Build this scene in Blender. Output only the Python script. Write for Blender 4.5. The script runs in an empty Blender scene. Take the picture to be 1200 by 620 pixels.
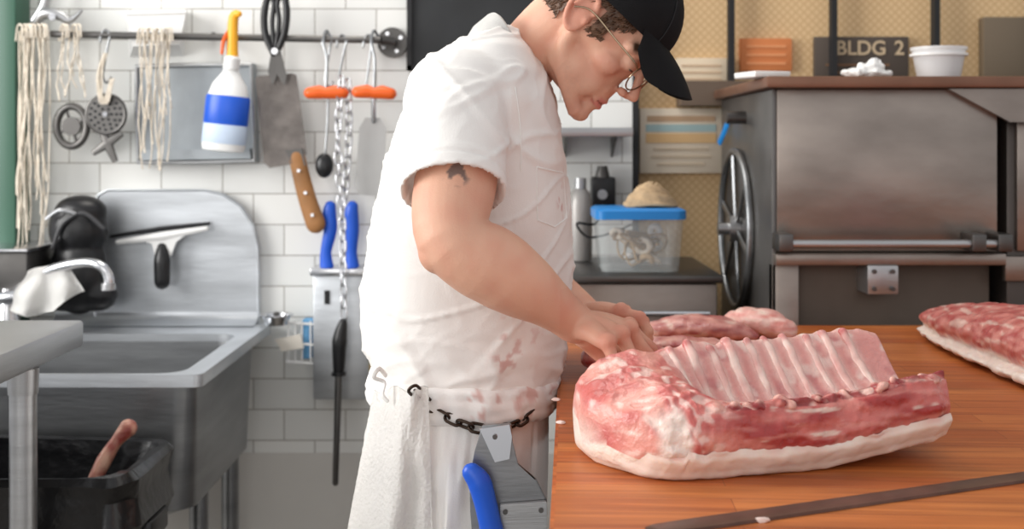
import bpy, bmesh, math, random
from mathutils import Vector, Matrix, Quaternion, noise
from mathutils.bvhtree import BVHTree
random.seed(7)
C = bpy.context.scene
COL = C.collection
F = 1400.0; HZ = 170.0; HC = 1.34
def P(px, py, Y): return Vector(((px-600)/F*Y, Y, HC-(py-HZ)/F*Y))
def S(r, g, b):
    f = lambda c: ((c/255+0.055)/1.055)**2.4 if c > 10 else c/255/12.92
    return (f(r), f(g), f(b), 1)
# ---------------------------------------------------------------- materials
def mat(name, col, rough=.5, metal=0, var=0, scale=8, bump=0, bscale=60, stretch=(1,1,1), attr=False, spec=.5, alpha=1, sss=0, col2=None, dist=.004):
    m = bpy.data.materials.new(name); m.use_nodes = True
    nt = m.node_tree; N = nt.nodes; L = nt.links
    b = N['Principled BSDF']
    b.inputs['Roughness'].default_value = rough; b.inputs['Metallic'].default_value = metal
    b.inputs['Base Color'].default_value = col; b.inputs['Specular IOR Level'].default_value = spec
    b.inputs['Alpha'].default_value = alpha
    if sss:
        b.inputs['Subsurface Weight'].default_value = sss
        b.inputs['Subsurface Radius'].default_value = (.012, .005, .003)
        b.inputs['Subsurface Scale'].default_value = 1
    tc = N.new('ShaderNodeTexCoord'); mp = N.new('ShaderNodeMapping'); mp.inputs['Scale'].default_value = stretch
    L.new(tc.outputs['Object'], mp.inputs['Vector'])
    src = None
    if attr:
        a = N.new('ShaderNodeAttribute'); a.attribute_name = 'Col'; src = a.outputs['Color']
    if var or col2:
        n = N.new('ShaderNodeTexNoise'); n.inputs['Scale'].default_value = scale; n.inputs['Detail'].default_value = 5
        L.new(mp.outputs['Vector'], n.inputs['Vector'])
        r = N.new('ShaderNodeValToRGB'); r.color_ramp.elements[0].position = .3; r.color_ramp.elements[1].position = .7
        if attr:
            r.color_ramp.elements[0].color = (1-var,)*3+(1,); r.color_ramp.elements[1].color = (1, 1, 1, 1)
        else:
            c2 = col2 if col2 else tuple(min(1, c*(1+var)) for c in col[:3])+(1,)
            c1 = col if col2 else tuple(c*(1-var) for c in col[:3])+(1,)
            r.color_ramp.elements[0].color = c1; r.color_ramp.elements[1].color = c2
        L.new(n.outputs['Fac'], r.inputs['Fac'])
        if attr:
            mx = N.new('ShaderNodeMix'); mx.data_type = 'RGBA'; mx.blend_type = 'MULTIPLY'; mx.inputs[0].default_value = 1
            L.new(src, mx.inputs[6]); L.new(r.outputs['Color'], mx.inputs[7]); src = mx.outputs[2]
        else: src = r.outputs['Color']
    if src: L.new(src, b.inputs['Base Color'])
    if bump:
        n2 = N.new('ShaderNodeTexNoise'); n2.inputs['Scale'].default_value = bscale; n2.inputs['Detail'].default_value = 4
        L.new(mp.outputs['Vector'], n2.inputs['Vector'])
        bp = N.new('ShaderNodeBump'); bp.inputs['Strength'].default_value = bump; bp.inputs['Distance'].default_value = dist
        L.new(n2.outputs['Fac'], bp.inputs['Height']); L.new(bp.outputs['Normal'], b.inputs['Normal'])
    return m
def tile_mat():
    m = bpy.data.materials.new('white_tile'); m.use_nodes = True; nt = m.node_tree; N = nt.nodes; L = nt.links
    b = N['Principled BSDF']; g = N.new('ShaderNodeNewGeometry'); sx = N.new('ShaderNodeSeparateXYZ'); cb = N.new('ShaderNodeCombineXYZ')
    L.new(g.outputs['Position'], sx.inputs[0]); L.new(sx.outputs['X'], cb.inputs['X']); L.new(sx.outputs['Z'], cb.inputs['Y'])
    mp = N.new('ShaderNodeMapping')
    x0 = P(189, 191, 2.95).x; z0 = P(189, 191, 2.95).z
    mp.inputs['Location'].default_value = (-x0+.1517*20, -z0+.0761*30, 0); L.new(cb.outputs[0], mp.inputs['Vector'])
    br = N.new('ShaderNodeTexBrick'); br.inputs['Scale'].default_value = 1; br.inputs['Brick Width'].default_value = .1517
    br.inputs['Row Height'].default_value = .0761; br.inputs['Mortar Size'].default_value = .0015; br.inputs['Mortar Smooth'].default_value = .3
    br.inputs['Color1'].default_value = S(238, 238, 234); br.inputs['Color2'].default_value = S(226, 227, 224); br.inputs['Mortar'].default_value = S(162, 158, 150)
    L.new(mp.outputs[0], br.inputs['Vector']); L.new(br.outputs['Color'], b.inputs['Base Color'])
    bp = N.new('ShaderNodeBump'); bp.inputs['Strength'].default_value = .6; bp.inputs['Distance'].default_value = .003; bp.invert = True
    L.new(br.outputs['Fac'], bp.inputs['Height']); L.new(bp.outputs[0], b.inputs['Normal']); b.inputs['Roughness'].default_value = .22
    return m
def wood_mat():
    m = bpy.data.materials.new('butcher_block_wood'); m.use_nodes = True; nt = m.node_tree; N = nt.nodes; L = nt.links
    b = N['Principled BSDF']; g = N.new('ShaderNodeNewGeometry'); mp = N.new('ShaderNodeMapping'); mp.inputs['Rotation'].default_value = (0, 0, math.radians(3)); mp.inputs['Location'].default_value = (3, 3, 0)
    L.new(g.outputs['Position'], mp.inputs['Vector'])
    br = N.new('ShaderNodeTexBrick'); br.inputs['Scale'].default_value = 1; br.inputs['Brick Width'].default_value = .7
    br.inputs['Row Height'].default_value = .042; br.inputs['Mortar Size'].default_value = .0004; br.inputs['Bias'].default_value = 0
    br.inputs['Color1'].default_value = S(206, 124, 62); br.inputs['Color2'].default_value = S(188, 100, 44); br.inputs['Mortar'].default_value = S(140, 72, 34)
    L.new(mp.outputs[0], br.inputs['Vector'])
    mp2 = N.new('ShaderNodeMapping'); mp2.inputs['Scale'].default_value = (3, 55, 20); L.new(mp.outputs[0], mp2.inputs['Vector'])
    n = N.new('ShaderNodeTexNoise'); n.inputs['Scale'].default_value = 1.4; n.inputs['Detail'].default_value = 6; n.inputs['Distortion'].default_value = .6; L.new(mp2.outputs[0], n.inputs['Vector'])
    r = N.new('ShaderNodeValToRGB'); r.color_ramp.elements[0].position = .3; r.color_ramp.elements[0].color = (.5, .4, .32, 1); r.color_ramp.elements[1].position = .65; r.color_ramp.elements[1].color = (1, 1, 1, 1)
    L.new(n.outputs['Fac'], r.inputs['Fac'])
    mx = N.new('ShaderNodeMix'); mx.data_type = 'RGBA'; mx.blend_type = 'MULTIPLY'; mx.inputs[0].default_value = .8
    L.new(br.outputs['Color'], mx.inputs[6]); L.new(r.outputs['Color'], mx.inputs[7])
    n4 = N.new('ShaderNodeTexNoise'); n4.inputs['Scale'].default_value = 3.2; n4.inputs['Detail'].default_value = 4; L.new(mp.outputs[0], n4.inputs['Vector'])
    r4 = N.new('ShaderNodeValToRGB'); r4.color_ramp.elements[0].position = .35; r4.color_ramp.elements[0].color = (.78, .72, .68, 1); r4.color_ramp.elements[1].position = .65; r4.color_ramp.elements[1].color = (1.05, 1.04, 1.02, 1); L.new(n4.outputs['Fac'], r4.inputs['Fac'])
    m5 = N.new('ShaderNodeMix'); m5.data_type = 'RGBA'; m5.blend_type = 'MULTIPLY'; m5.inputs[0].default_value = 1; L.new(mx.outputs[2], m5.inputs[6]); L.new(r4.outputs['Color'], m5.inputs[7]); L.new(m5.outputs[2], b.inputs['Base Color'])
    n3 = N.new('ShaderNodeTexNoise'); n3.inputs['Scale'].default_value = 6; n3.inputs['Detail'].default_value = 5; L.new(mp.outputs[0], n3.inputs['Vector'])
    mr = N.new('ShaderNodeMapRange'); mr.inputs['To Min'].default_value = .26; mr.inputs['To Max'].default_value = .6; L.new(n3.outputs['Fac'], mr.inputs['Value']); L.new(mr.outputs[0], b.inputs['Roughness'])
    bp = N.new('ShaderNodeBump'); bp.inputs['Strength'].default_value = .12; bp.inputs['Distance'].default_value = .002; L.new(n.outputs['Fac'], bp.inputs['Height']); L.new(bp.outputs[0], b.inputs['Normal'])
    return m
def mesh_mat():
    m = bpy.data.materials.new('tan_screen'); m.use_nodes = True; nt = m.node_tree; N = nt.nodes; L = nt.links
    b = N['Principled BSDF']; g = N.new('ShaderNodeNewGeometry'); sx = N.new('ShaderNodeSeparateXYZ'); L.new(g.outputs['Position'], sx.inputs[0])
    outs = []
    for sg in (1, -1):
        a = N.new('ShaderNodeMath'); a.operation = 'MULTIPLY_ADD'; a.inputs[1].default_value = sg; L.new(sx.outputs['Z'], a.inputs[0]); L.new(sx.outputs['X'], a.inputs[2])
        s = N.new('ShaderNodeMath'); s.operation = 'MULTIPLY'; s.inputs[1].default_value = 300; L.new(a.outputs[0], s.inputs[0])
        c = N.new('ShaderNodeMath'); c.operation = 'SINE'; L.new(s.outputs[0], c.inputs[0]); outs.append(c.outputs[0])
    mxx = N.new('ShaderNodeMath'); mxx.operation = 'MAXIMUM'; L.new(outs[0], mxx.inputs[0]); L.new(outs[1], mxx.inputs[1])
    r = N.new('ShaderNodeValToRGB'); r.color_ramp.elements[0].position = .5; r.color_ramp.elements[0].color = S(228, 196, 150); r.color_ramp.elements[1].position = .95; r.color_ramp.elements[1].color = S(212, 176, 128)
    L.new(mxx.outputs[0], r.inputs['Fac']); L.new(r.outputs['Color'], b.inputs['Base Color']); b.inputs['Roughness'].default_value = .7
    return m
steel = mat('brushed_steel', S(186, 187, 188), .36, .92, .12, 3, .08, 30, (1, 1, 12))
steelp = mat('polished_steel', S(212, 213, 216), .2, 1, .05, 5)
steeld = mat('dark_steel', S(104, 102, 100), .42, 1, .25, 6, .1, 40)
steelm = mat('mid_steel', S(146, 148, 150), .36, .9, .2, 4, .08, 25, (1, 1, 6))
steelw = mat('sink_steel', S(200, 204, 208), .38, .8, .2, 4, .1, 20, (1, 1, 6))
traym = mat('tray_steel', S(162, 168, 172), .5, .5, .14, 6, .1, 30)
machm = mat('machine_steel', S(156, 146, 138), .33, .85, .22, 5, .12, 22, (1, 1, 2))
oldst = mat('stained_blade_steel', S(116, 110, 106), .4, .7, .25, 30, .2, 80)
blackp = mat('black_plastic', S(22, 22, 24), .35)
blackm = mat('black_matte', S(30, 30, 32), .7, 0, .2, 10)
binbag = mat('glossy_bin_liner', S(18, 18, 20), .25, 0, 0, 8, .8, 25)
whitep = mat('white_plastic', S(236, 236, 234), .4)
milky = mat('milky_plastic', S(235, 235, 235), .35, 0, alpha=.75)
clearp = mat('clear_plastic', S(225, 232, 232), .1, 0, alpha=.25)
bluep = mat('blue_plastic', S(22, 88, 205), .35)
bluel = mat('blue_lid', S(30, 130, 205), .35)
orangep = mat('orange_plastic', S(238, 100, 28), .4)
yellowo = mat('yellow_plastic', S(248, 178, 40), .4)
twine = mat('cotton_twine', S(222, 212, 196), .9, 0, .15, 60, .3, 200)
straw = mat('straw_twine', S(186, 160, 126), .9, 0, .2, 60, .4, 200)
woodh = mat('worn_wood', S(160, 112, 66), .6, 0, .3, 12, .2, 40)
clothm = mat('white_cloth', S(236, 235, 234), .9, attr=True, bump=.2, bscale=420, dist=.002, spec=.2)
terry = mat('terry_cloth', S(252, 250, 247), 1.0, 0, .02, 90, .5, 420, dist=.002, spec=.05)
clothw = mat('plain_white_cloth', S(240, 239, 236), .9, 0, .03, 20, .2, 300, spec=.2)
skin = mat('skin', S(220, 165, 140), .52, attr=True, bump=.12, bscale=350, sss=.08, spec=.35)
hairm = mat('brown_hair', S(94, 66, 46), .5, 0, .4, 60, .4, 200)
meatm = mat('raw_pork', S(200, 90, 90), .33, attr=True, var=.12, scale=80, bump=.55, bscale=130, sss=.1)
fatm = mat('pork_fat', S(238, 214, 200), .4, attr=True, var=.05, scale=30, bump=.3, bscale=70, sss=.15)
ribm = mat('rib_bone', S(226, 170, 158), .33, 0, .16, 50, .25, 110, sss=.1, attr=True)
capm = mat('cap_fabric', S(20, 20, 23), .75, 0, .1, 60, .15, 500)
paper = mat('paper', S(232, 226, 214), .8)
greenm = mat('green_paint', S(52, 92, 74), .5)
coppm = mat('brown_rim', S(128, 92, 74), .4, .5, .15, 10)
# ---------------------------------------------------------------- mesh helpers
def sm(pts, n=6):
    pts = [Vector(p) for p in pts]; out = []
    for i in range(len(pts)-1):
        a = pts[max(i-1, 0)]; b = pts[i]; c = pts[i+1]; d = pts[min(i+2, len(pts)-1)]
        for k in range(n):
            t = k/n; out.append(.5*((2*b)+(c-a)*t+(2*a-5*b+4*c-d)*t*t+(3*b-a-3*c+d)*t**3))
    out.append(pts[-1]); return out
def lerpr(r, n):
    if not isinstance(r, (list, tuple)): return [r]*n
    o = []
    for i in range(n):
        t = i/(n-1)*(len(r)-1); k = min(int(t), len(r)-2); o.append(r[k]+(r[k+1]-r[k])*(t-k))
    return o
def loft(bm, rings, cap=True, closed=True):
    vs = [[bm.verts.new(p) for p in r] for r in rings]; n = len(vs[0])
    for i in range(len(vs)-1):
        for j in range(n if closed else n-1):
            k = (j+1) % n
            try: bm.faces.new((vs[i][j], vs[i][k], vs[i+1][k], vs[i+1][j]))
            except ValueError: pass
    if cap and closed:
        bm.faces.new(vs[0][::-1]); bm.faces.new(vs[-1])
    return vs
def tube(bm, pts, r, seg=10, round_=False, loop=False, flat=1, flatdir=None):
    pts = [Vector(p) for p in pts]; n = len(pts); rr = lerpr(r, n)
    T = []
    for i in range(n):
        if loop: t = pts[(i+1) % n]-pts[i-1]
        else: t = pts[min(i+1, n-1)]-pts[max(i-1, 0)]
        T.append(t.normalized() if t.length > 1e-9 else Vector((0, 0, 1)))
    up = Vector(flatdir) if flatdir else (Vector((0, 0, 1)) if abs(T[0].z) < .9 else Vector((0, 1, 0)))
    u = (up-T[0]*up.dot(T[0])).normalized(); rings = []
    def ring(p, u, t, r):
        v = t.cross(u)
        return [p+(u*math.cos(a)*flat+v*math.sin(a))*r for a in [2*math.pi*k/seg for k in range(seg)]]
    for i in range(n):
        u = (u-T[i]*u.dot(T[i])).normalized()
        if round_ and i == 0:
            for q in (80, 50, 25): q = math.radians(q); rings.append(ring(pts[0]-T[0]*rr[0]*math.sin(q), u, T[0], rr[0]*math.cos(q)))
        rings.append(ring(pts[i], u, T[i], rr[i]))
        if round_ and i == n-1:
            for q in (25, 50, 80): q = math.radians(q); rings.append(ring(pts[i]+T[i]*rr[i]*math.sin(q), u, T[i], rr[i]*math.cos(q)))
    if loop:
        vs = [[bm.verts.new(p) for p in r_] for r_ in rings]; vs.append(vs[0])
        for i in range(len(vs)-1):
            for j in range(seg):
                k = (j+1) % seg; bm.faces.new((vs[i][j], vs[i][k], vs[i+1][k], vs[i+1][j]))
    else: loft(bm, rings)
def box(bm, c, s, rot=None, bev=0, seg=2):
    M = Matrix.Translation(Vector(c)) @ (rot.to_4x4() if rot else Matrix()) @ Matrix.Diagonal((s[0], s[1], s[2], 1))
    v = bmesh.ops.create_cube(bm, size=1, matrix=M)['verts']
    if bev:
        e = list({x for q in v for x in q.link_edges}); bmesh.ops.bevel(bm, geom=e, offset=bev, segments=seg, affect='EDGES', profile=.5)
def bx(bm, x0, x1, y0, y1, z0, z1, bev=0): box(bm, ((x0+x1)/2, (y0+y1)/2, (z0+z1)/2), (abs(x1-x0), abs(y1-y0), abs(z1-z0)), None, bev)
def ell(bm, c, r, rot=None, u=24, v=16):
    if not isinstance(r, (list, tuple)): r = (r, r, r)
    M = Matrix.Translation(Vector(c)) @ (rot.to_4x4() if rot else Matrix()) @ Matrix.Diagonal((r[0], r[1], r[2], 1))
    bmesh.ops.create_uvsphere(bm, u_segments=u, v_segments=v, radius=1, matrix=M)
def disc(bm, c, axis, r, h, seg=32, r2=None):
    a = Vector(axis).normalized(); c = Vector(c); tube(bm, [c-a*h/2, c+a*h/2], [r, r2 if r2 is not None else r], seg)
def lathe(bm, base, axis, prof, seg=28, sx=1, sdir=None):
    a = Vector(axis).normalized(); u = Vector(sdir).normalized() if sdir else (Vector((1, 0, 0)) if abs(a.x) < .9 else Vector((0, 1, 0)))
    u = (u-a*u.dot(a)).normalized(); v = a.cross(u); base = Vector(base)
    loft(bm, [[base+a*h+(u*math.cos(t)*r+v*math.sin(t)*r*sx) for t in [2*math.pi*k/seg for k in range(seg)]] for r, h in prof])
def plate(bm, pts, Y, th):
    f = [P(x, y, Y) for x, y in pts]; b = [p+Vector((0, th, 0)) for p in f]
    loft(bm, [f, b])
def prism(bm, pts, z0, z1): loft(bm, [[Vector((x, y, z0)) for x, y in pts], [Vector((x, y, z1)) for x, y in pts]])
def merge(dst, src, M=None):
    if M: src.transform(M)
    me = bpy.data.meshes.new('t'); src.to_mesh(me); dst.from_mesh(me); bpy.data.meshes.remove(me); src.free()
def B(): return bmesh.new()
def wl(o):
    v = Vector((0, 0, 0))
    while o: v = v+o.location; o = o.parent
    return v
def link(name, me, m, parent=None, sharp=38):
    if parent: loc = Vector((0, 0, 0)); sh = wl(parent)
    else:
        xs = [v.co for v in me.vertices]
        loc = Vector(((min(v.x for v in xs)+max(v.x for v in xs))/2, (min(v.y for v in xs)+max(v.y for v in xs))/2, min(v.z for v in xs))); sh = loc
    me.transform(Matrix.Translation(-sh))
    me.shade_smooth()
    if sharp: me.set_sharp_from_angle(angle=math.radians(sharp))
    o = bpy.data.objects.new(name, me); COL.objects.link(o); o.location = loc; o.parent = parent
    me.materials.append(m); return o
def obj(name, bm, m, parent=None, label=None, sharp=38):
    bmesh.ops.recalc_face_normals(bm, faces=bm.faces)
    me = bpy.data.meshes.new(name); bm.to_mesh(me); bm.free()
    o = link(name, me, m, parent, sharp)
    if label: o['label'] = label
    return o
def tag(o, label, cat, group=None):
    o['label'] = label; o['category'] = cat
    if group: o['group'] = group
    return o
def thing(name, label, cat, loc, group=None):
    o = bpy.data.objects.new(name, None); COL.objects.link(o); o.location = loc; o.empty_display_size = .05
    return tag(o, label, cat, group)
def struct(name, bm, m):
    o = obj(name, bm, m); o['kind'] = 'structure'; return o
def voxel(bm, size, it=3, fac=.5):
    bmesh.ops.recalc_face_normals(bm, faces=bm.faces)
    me = bpy.data.meshes.new('v'); bm.to_mesh(me); bm.free(); o = bpy.data.objects.new('v', me); COL.objects.link(o)
    r = o.modifiers.new('r', 'REMESH'); r.mode = 'VOXEL'; r.voxel_size = size
    s = o.modifiers.new('s', 'SMOOTH'); s.iterations = it; s.factor = fac
    dg = bpy.context.evaluated_depsgraph_get(); e = o.evaluated_get(dg)
    out = bpy.data.meshes.new_from_object(e); bpy.data.objects.remove(o); bpy.data.meshes.remove(me); return out
def bvh_of(me): return BVHTree.FromPolygons([v.co.copy() for v in me.vertices], [tuple(p.vertices) for p in me.polygons])
def hit(tree, px, py, dy, dflt=1.6):
    d = P(px, py, 1)-Vector((0, 0, HC)); d.normalize()
    h = tree.ray_cast(Vector((0, 0, HC)), d)
    if h[0] is None: return P(px, py, dflt)
    return h[0]-d*dy
def paint(me, fn):
    a = me.color_attributes.new('Col', 'FLOAT_COLOR', 'POINT'); buf = []
    for v in me.vertices: buf.extend(fn(v.co))
    a.data.foreach_set('color', buf)
def mixc(a, b, t):
    t = max(0, min(1, t)); return tuple(a[i]+(b[i]-a[i])*t for i in range(3))+(1,)
def sst(a, b, x):
    t = max(0, min(1, (x-a)/(b-a))); return t*t*(3-2*t)
nz = lambda p, s: noise.noise(Vector(p)*s)
def ridge(x, w):
    x = abs(x); return (1-x/w)**1.5 if x < w else 0

# ================================================================ SETTING
b = B(); bx(b, -3.5, 3.5, -1.5, 4.5, -.05, 0); struct('floor', b, mat('floor_light', S(140, 134, 126), .6, 0, .2, 4))
b = B(); xr = P(742, 0, 2.95).x; bx(b, P(5, 0, 2.95).x, xr, 2.95, 3.05, .58, 2.6); struct('wall_back', b, tile_mat())
b = B(); bx(b, P(5, 0, 2.95).x, 2.6, 2.945, 3.05, 0, .58); struct('baseboard_back', b, mat('plaster', S(212, 209, 203), .6, 0, .06, 3))
b = B(); bx(b, P(6, 0, 2.9).x, P(26, 0, 2.9).x, 2.86, 2.95, 0, 2.6, .004); struct('door_1', b, greenm)
b = B(); bx(b, xr, 2.6, 3.02, 3.05, .58, 2.6); w1 = struct('window_1', b, mesh_mat())
b = B(); bx(b, xr-.002, xr+.014, 2.95, 3.02, .58, 2.6); obj('window_frame', b, blackm, w1)
for px in (857, 977, 1097, 1217):
    b = B(); x = P(px, 0, 2.98).x; bx(b, x-.007, x+.007, 2.97, 3.0, 1.44, 2.6); obj('window_bar', b, blackm, w1)
b = B(); z = P(0, 96, 2.98).z; bx(b, P(795, 0, 2.98).x, 2.6, 2.93, 3.02, z-.06, z); obj('window_sill', b, mat('sill_brown', S(104, 88, 74), .6), w1)

# ---- signs
def text_mesh(txt, size, loc, m, parent, name='lettering'):
    c = bpy.data.curves.new('t', 'FONT'); c.body = txt; c.size = size; c.extrude = .0008; c.offset = .0008; c.align_x = 'CENTER'; c.align_y = 'CENTER'
    o = bpy.data.objects.new('t', c); COL.objects.link(o)
    me = bpy.data.meshes.new_from_object(o.evaluated_get(bpy.context.evaluated_depsgraph_get())); bpy.data.objects.remove(o)
    me.transform(Matrix.Translation(Vector(loc)) @ Matrix.Rotation(math.radians(90), 4, 'X'))
    return link(name, me, m, parent)
def sign(name, label, x0, y0, x1, y1, m, Y=3.0):
    t = thing(name, label, 'sign', P((x0+x1)/2, y1, Y)); b = B(); a = P(x0, y1, Y); c = P(x1, y0, Y); bx(b, a.x, c.x, Y, Y+.021, a.z, c.z, .001); obj('panel', b, m, t); return t
ink = mat('brown_ink', S(130, 96, 70), .8)
pale = mat('pale_letters', S(206, 184, 152), .8)
t = sign('building_sign', 'dark grey sign reading BLDG 2 on the tan screen window', 955, 43, 1065, 94, mat('sign_dark', S(84, 74, 66), .7))
text_mesh('BLDG', .050, P(1009, 57, 2.998), pale, t); text_mesh('2', .050, P(1054, 57, 2.998), pale, t)
for k, w in enumerate((.16, .12)):
    b = B(); p = P(1005, 76+k*9, 2.998); bx(b, p.x-w/2, p.x+w/2, p.y, p.y+.003, p.z-.0025, p.z+.0025); obj('text_line', b, ink, t)
t = sign('notice_sign', 'small orange notice on the window screen left of the dark sign', 868, 45, 928, 83, mat('sign_orange', S(216, 132, 78), .7))
for k in range(3):
    b = B(); p = P(898, 54+k*10, 2.998); bx(b, p.x-.05, p.x+.05, p.y, p.y+.003, p.z-.004, p.z+.003); obj('text_line', b, mat('sign_letters_orange', S(228, 154, 104), .8), t)
t = sign('notice_sign', 'cream notice with brown lines hung behind the cap brim', 792, 68, 852, 102, mat('sign_cream', S(232, 214, 186), .7))
for k in range(3):
    b = B(); p = P(822, 77+k*8, 2.998); bx(b, p.x-.05, p.x+.05, p.y, p.y+.003, p.z-.0025, p.z+.0025); obj('text_line', b, mat('soft_ink', S(200, 172, 142), .8), t)
t = sign('poster', 'pale poster with blue and orange stripes above the blue lidded tub', 750, 127, 846, 203, mat('poster_paper', S(236, 222, 200), .7))
for k, (y, h, w, cc) in enumerate([(139, .007, .085, S(196, 164, 132)), (150, .009, .088, S(170, 196, 196)), (162, .012, .088, S(228, 190, 138)), (175, .003, .07, S(206, 188, 164)), (184, .003, .075, S(206, 188, 164)), (193, .003, .06, S(206, 188, 164))]):
    b = B(); p = P(798, y, 2.998); bx(b, p.x-w, p.x+w, p.y, p.y+.003, p.z-h, p.z+h); obj('text_line', b, mat('poster_ink', cc, .8), t)
b = B(); bx(b, P(1152, 0, 2.99).x, P(1215, 0, 2.99).x, 2.985, 3.021, P(0, 96, 2.99).z, P(0, 20, 2.99).z, .003); tag(obj('wall_panel', b, mat('panel_grey', S(112, 98, 80), .6)), 'dark grey panel on the window above the right end of the machine', 'panel')
t = thing('chalkboard', 'black chalkboard on white tile wall behind the man', 'chalkboard', P(548, 75, 2.93))
b = B(); a = P(483, 77, 2.93); c = P(640, -60, 2.93); bx(b, a.x, c.x, 2.925, 2.95, a.z, c.z); obj('board', b, mat('slate', S(34, 36, 38), .6, 0, .3, 10), t)
b = B(); bx(b, a.x-.012, a.x, 2.915, 2.95, a.z-.012, c.z); bx(b, a.x-.012, c.x, 2.915, 2.95, a.z-.012, a.z); obj('frame', b, blackm, t)

# ================================================================ BUTCHER TABLE
t = thing('butcher_block_table', 'large oiled wooden butcher block table with orange brown top', 'table', (.8, 1.5, 0))
b = B(); prism(b, [(.015, .7), (.093, 2.256), (1.75, 2.256), (1.75, .7)], .925, 1.0); bmesh.ops.bevel(b, geom=list(b.edges), offset=.004, segments=2, affect='EDGES'); obj('tabletop', b, wood_mat(), t)
for x, y in ((.14, .8), (.2, 2.15), (1.65, .8), (1.65, 2.15)):
    b = B(); bx(b, x-.03, x+.03, y-.03, y+.03, 0, .925, .004); obj('leg', b, steeld, t)
b = B(); bx(b, .14, 1.65, .8, 2.15, .25, .27); obj('lower_shelf', b, steeld, t)

# ================================================================ PORK
fatc = S(240, 216, 200); fatw = S(248, 232, 220); m1 = S(212, 118, 110); m2 = S(176, 66, 64); m3 = S(236, 180, 166); m4 = S(226, 150, 138)
def crs(pts, n):
    m = len(pts); out = []
    for i in range(n):
        t = i/n*m; k = int(t); f = t-k; a, b_, c, d = [Vector(pts[(k+q) % m]) for q in (-1, 0, 1, 2)]
        out.append((.5*((2*b_)+(c-a)*f+(2*a-5*b_+4*c-d)*f*f+(3*b_-a-3*c+d)*f**3), t))
    return out
RACK = [(.014, 0), (-.002, .012), (-.012, .028), (-.014, .050), (-.004, .071), (.012, .073), (.032, .048), (.070, .042), (.106, .066), (.141, .105), (.157, .109), (.172, .07), (.168, .02), (.15, 0), (.08, 0)]
FILL = [(.014, 0), (-.002, .012), (-.012, .028), (-.014, .05), (-.004, .070), (.014, .082), (.042, .088), (.08, .092), (.113, .098), (.142, .105), (.157, .103), (.172, .07), (.168, .02), (.15, 0), (.08, 0)]
O_ = Vector((.137, 1.196, 1.0)); th_ = math.radians(15)
e_ = Vector((math.cos(th_), math.sin(th_), 0)); n_ = Vector((-math.sin(th_), math.cos(th_), 0))
def RF(s, t_, z):
    w = sst(.07, -.045, s); return O_+e_*(s+w*(.014+max(0, .085-t_)*.42))+n_*t_+Vector((0, 0, z))
def key(s, tab):
    for i in range(len(tab)-1):
        if s <= tab[i+1][0]:
            f = (s-tab[i][0])/(tab[i+1][0]-tab[i][0]); return tab[i][1]+(tab[i+1][1]-tab[i][1])*max(0, min(1, f))
    return tab[-1][1]
def lift(s, t0): return .020*sst(.17, .345, s)*(1-.5*sst(.06, .16, t0))
def shrink(s): return key(s, [(-.052, .3), (-.0505, .5), (-.047, .68), (-.040, .82), (-.028, .91), (.0, .97), (.03, 1), (.325, 1), (.345, .9)])
def section(s, n=170):
    w = sst(.055, .12, s); base = [(a[0]*(1-w)+c[0]*w, a[1]*(1-w)+c[1]*w) for a, c in zip(FILL, RACK)]
    f = shrink(s); out = []
    wob = .004*nz(Vector((s*22, 3, 0)), 1)
    for p, t_ in crs(base, n):
        t0, z = p.x, p.y; t0 = .085+(t0-.085)*f; z = .040+(z-.040)*(f**.8)
        if s < .03: z *= 1-.12*sst(.03, -.05, s)
        if 2 < t_ < 6: t0 += wob
        if 8.5 < t_ < 11: z += .004*nz(Vector((s*40, 5, 1)), 1)
        out.append((t0, max(0, z)+lift(s, t0), t_))
    return out
rack = thing('pork_rib_rack', 'large bone-in pork rib rack with white fat cap at front of table', 'meat', RF(.15, .08, 0))
NS = 240; b = B(); rings = []; cols = []
S0, S1 = -.052, .345
ribs_s = [.092+k*.0245+random.uniform(-.0022, .0022) for k in range(10)]
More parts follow.
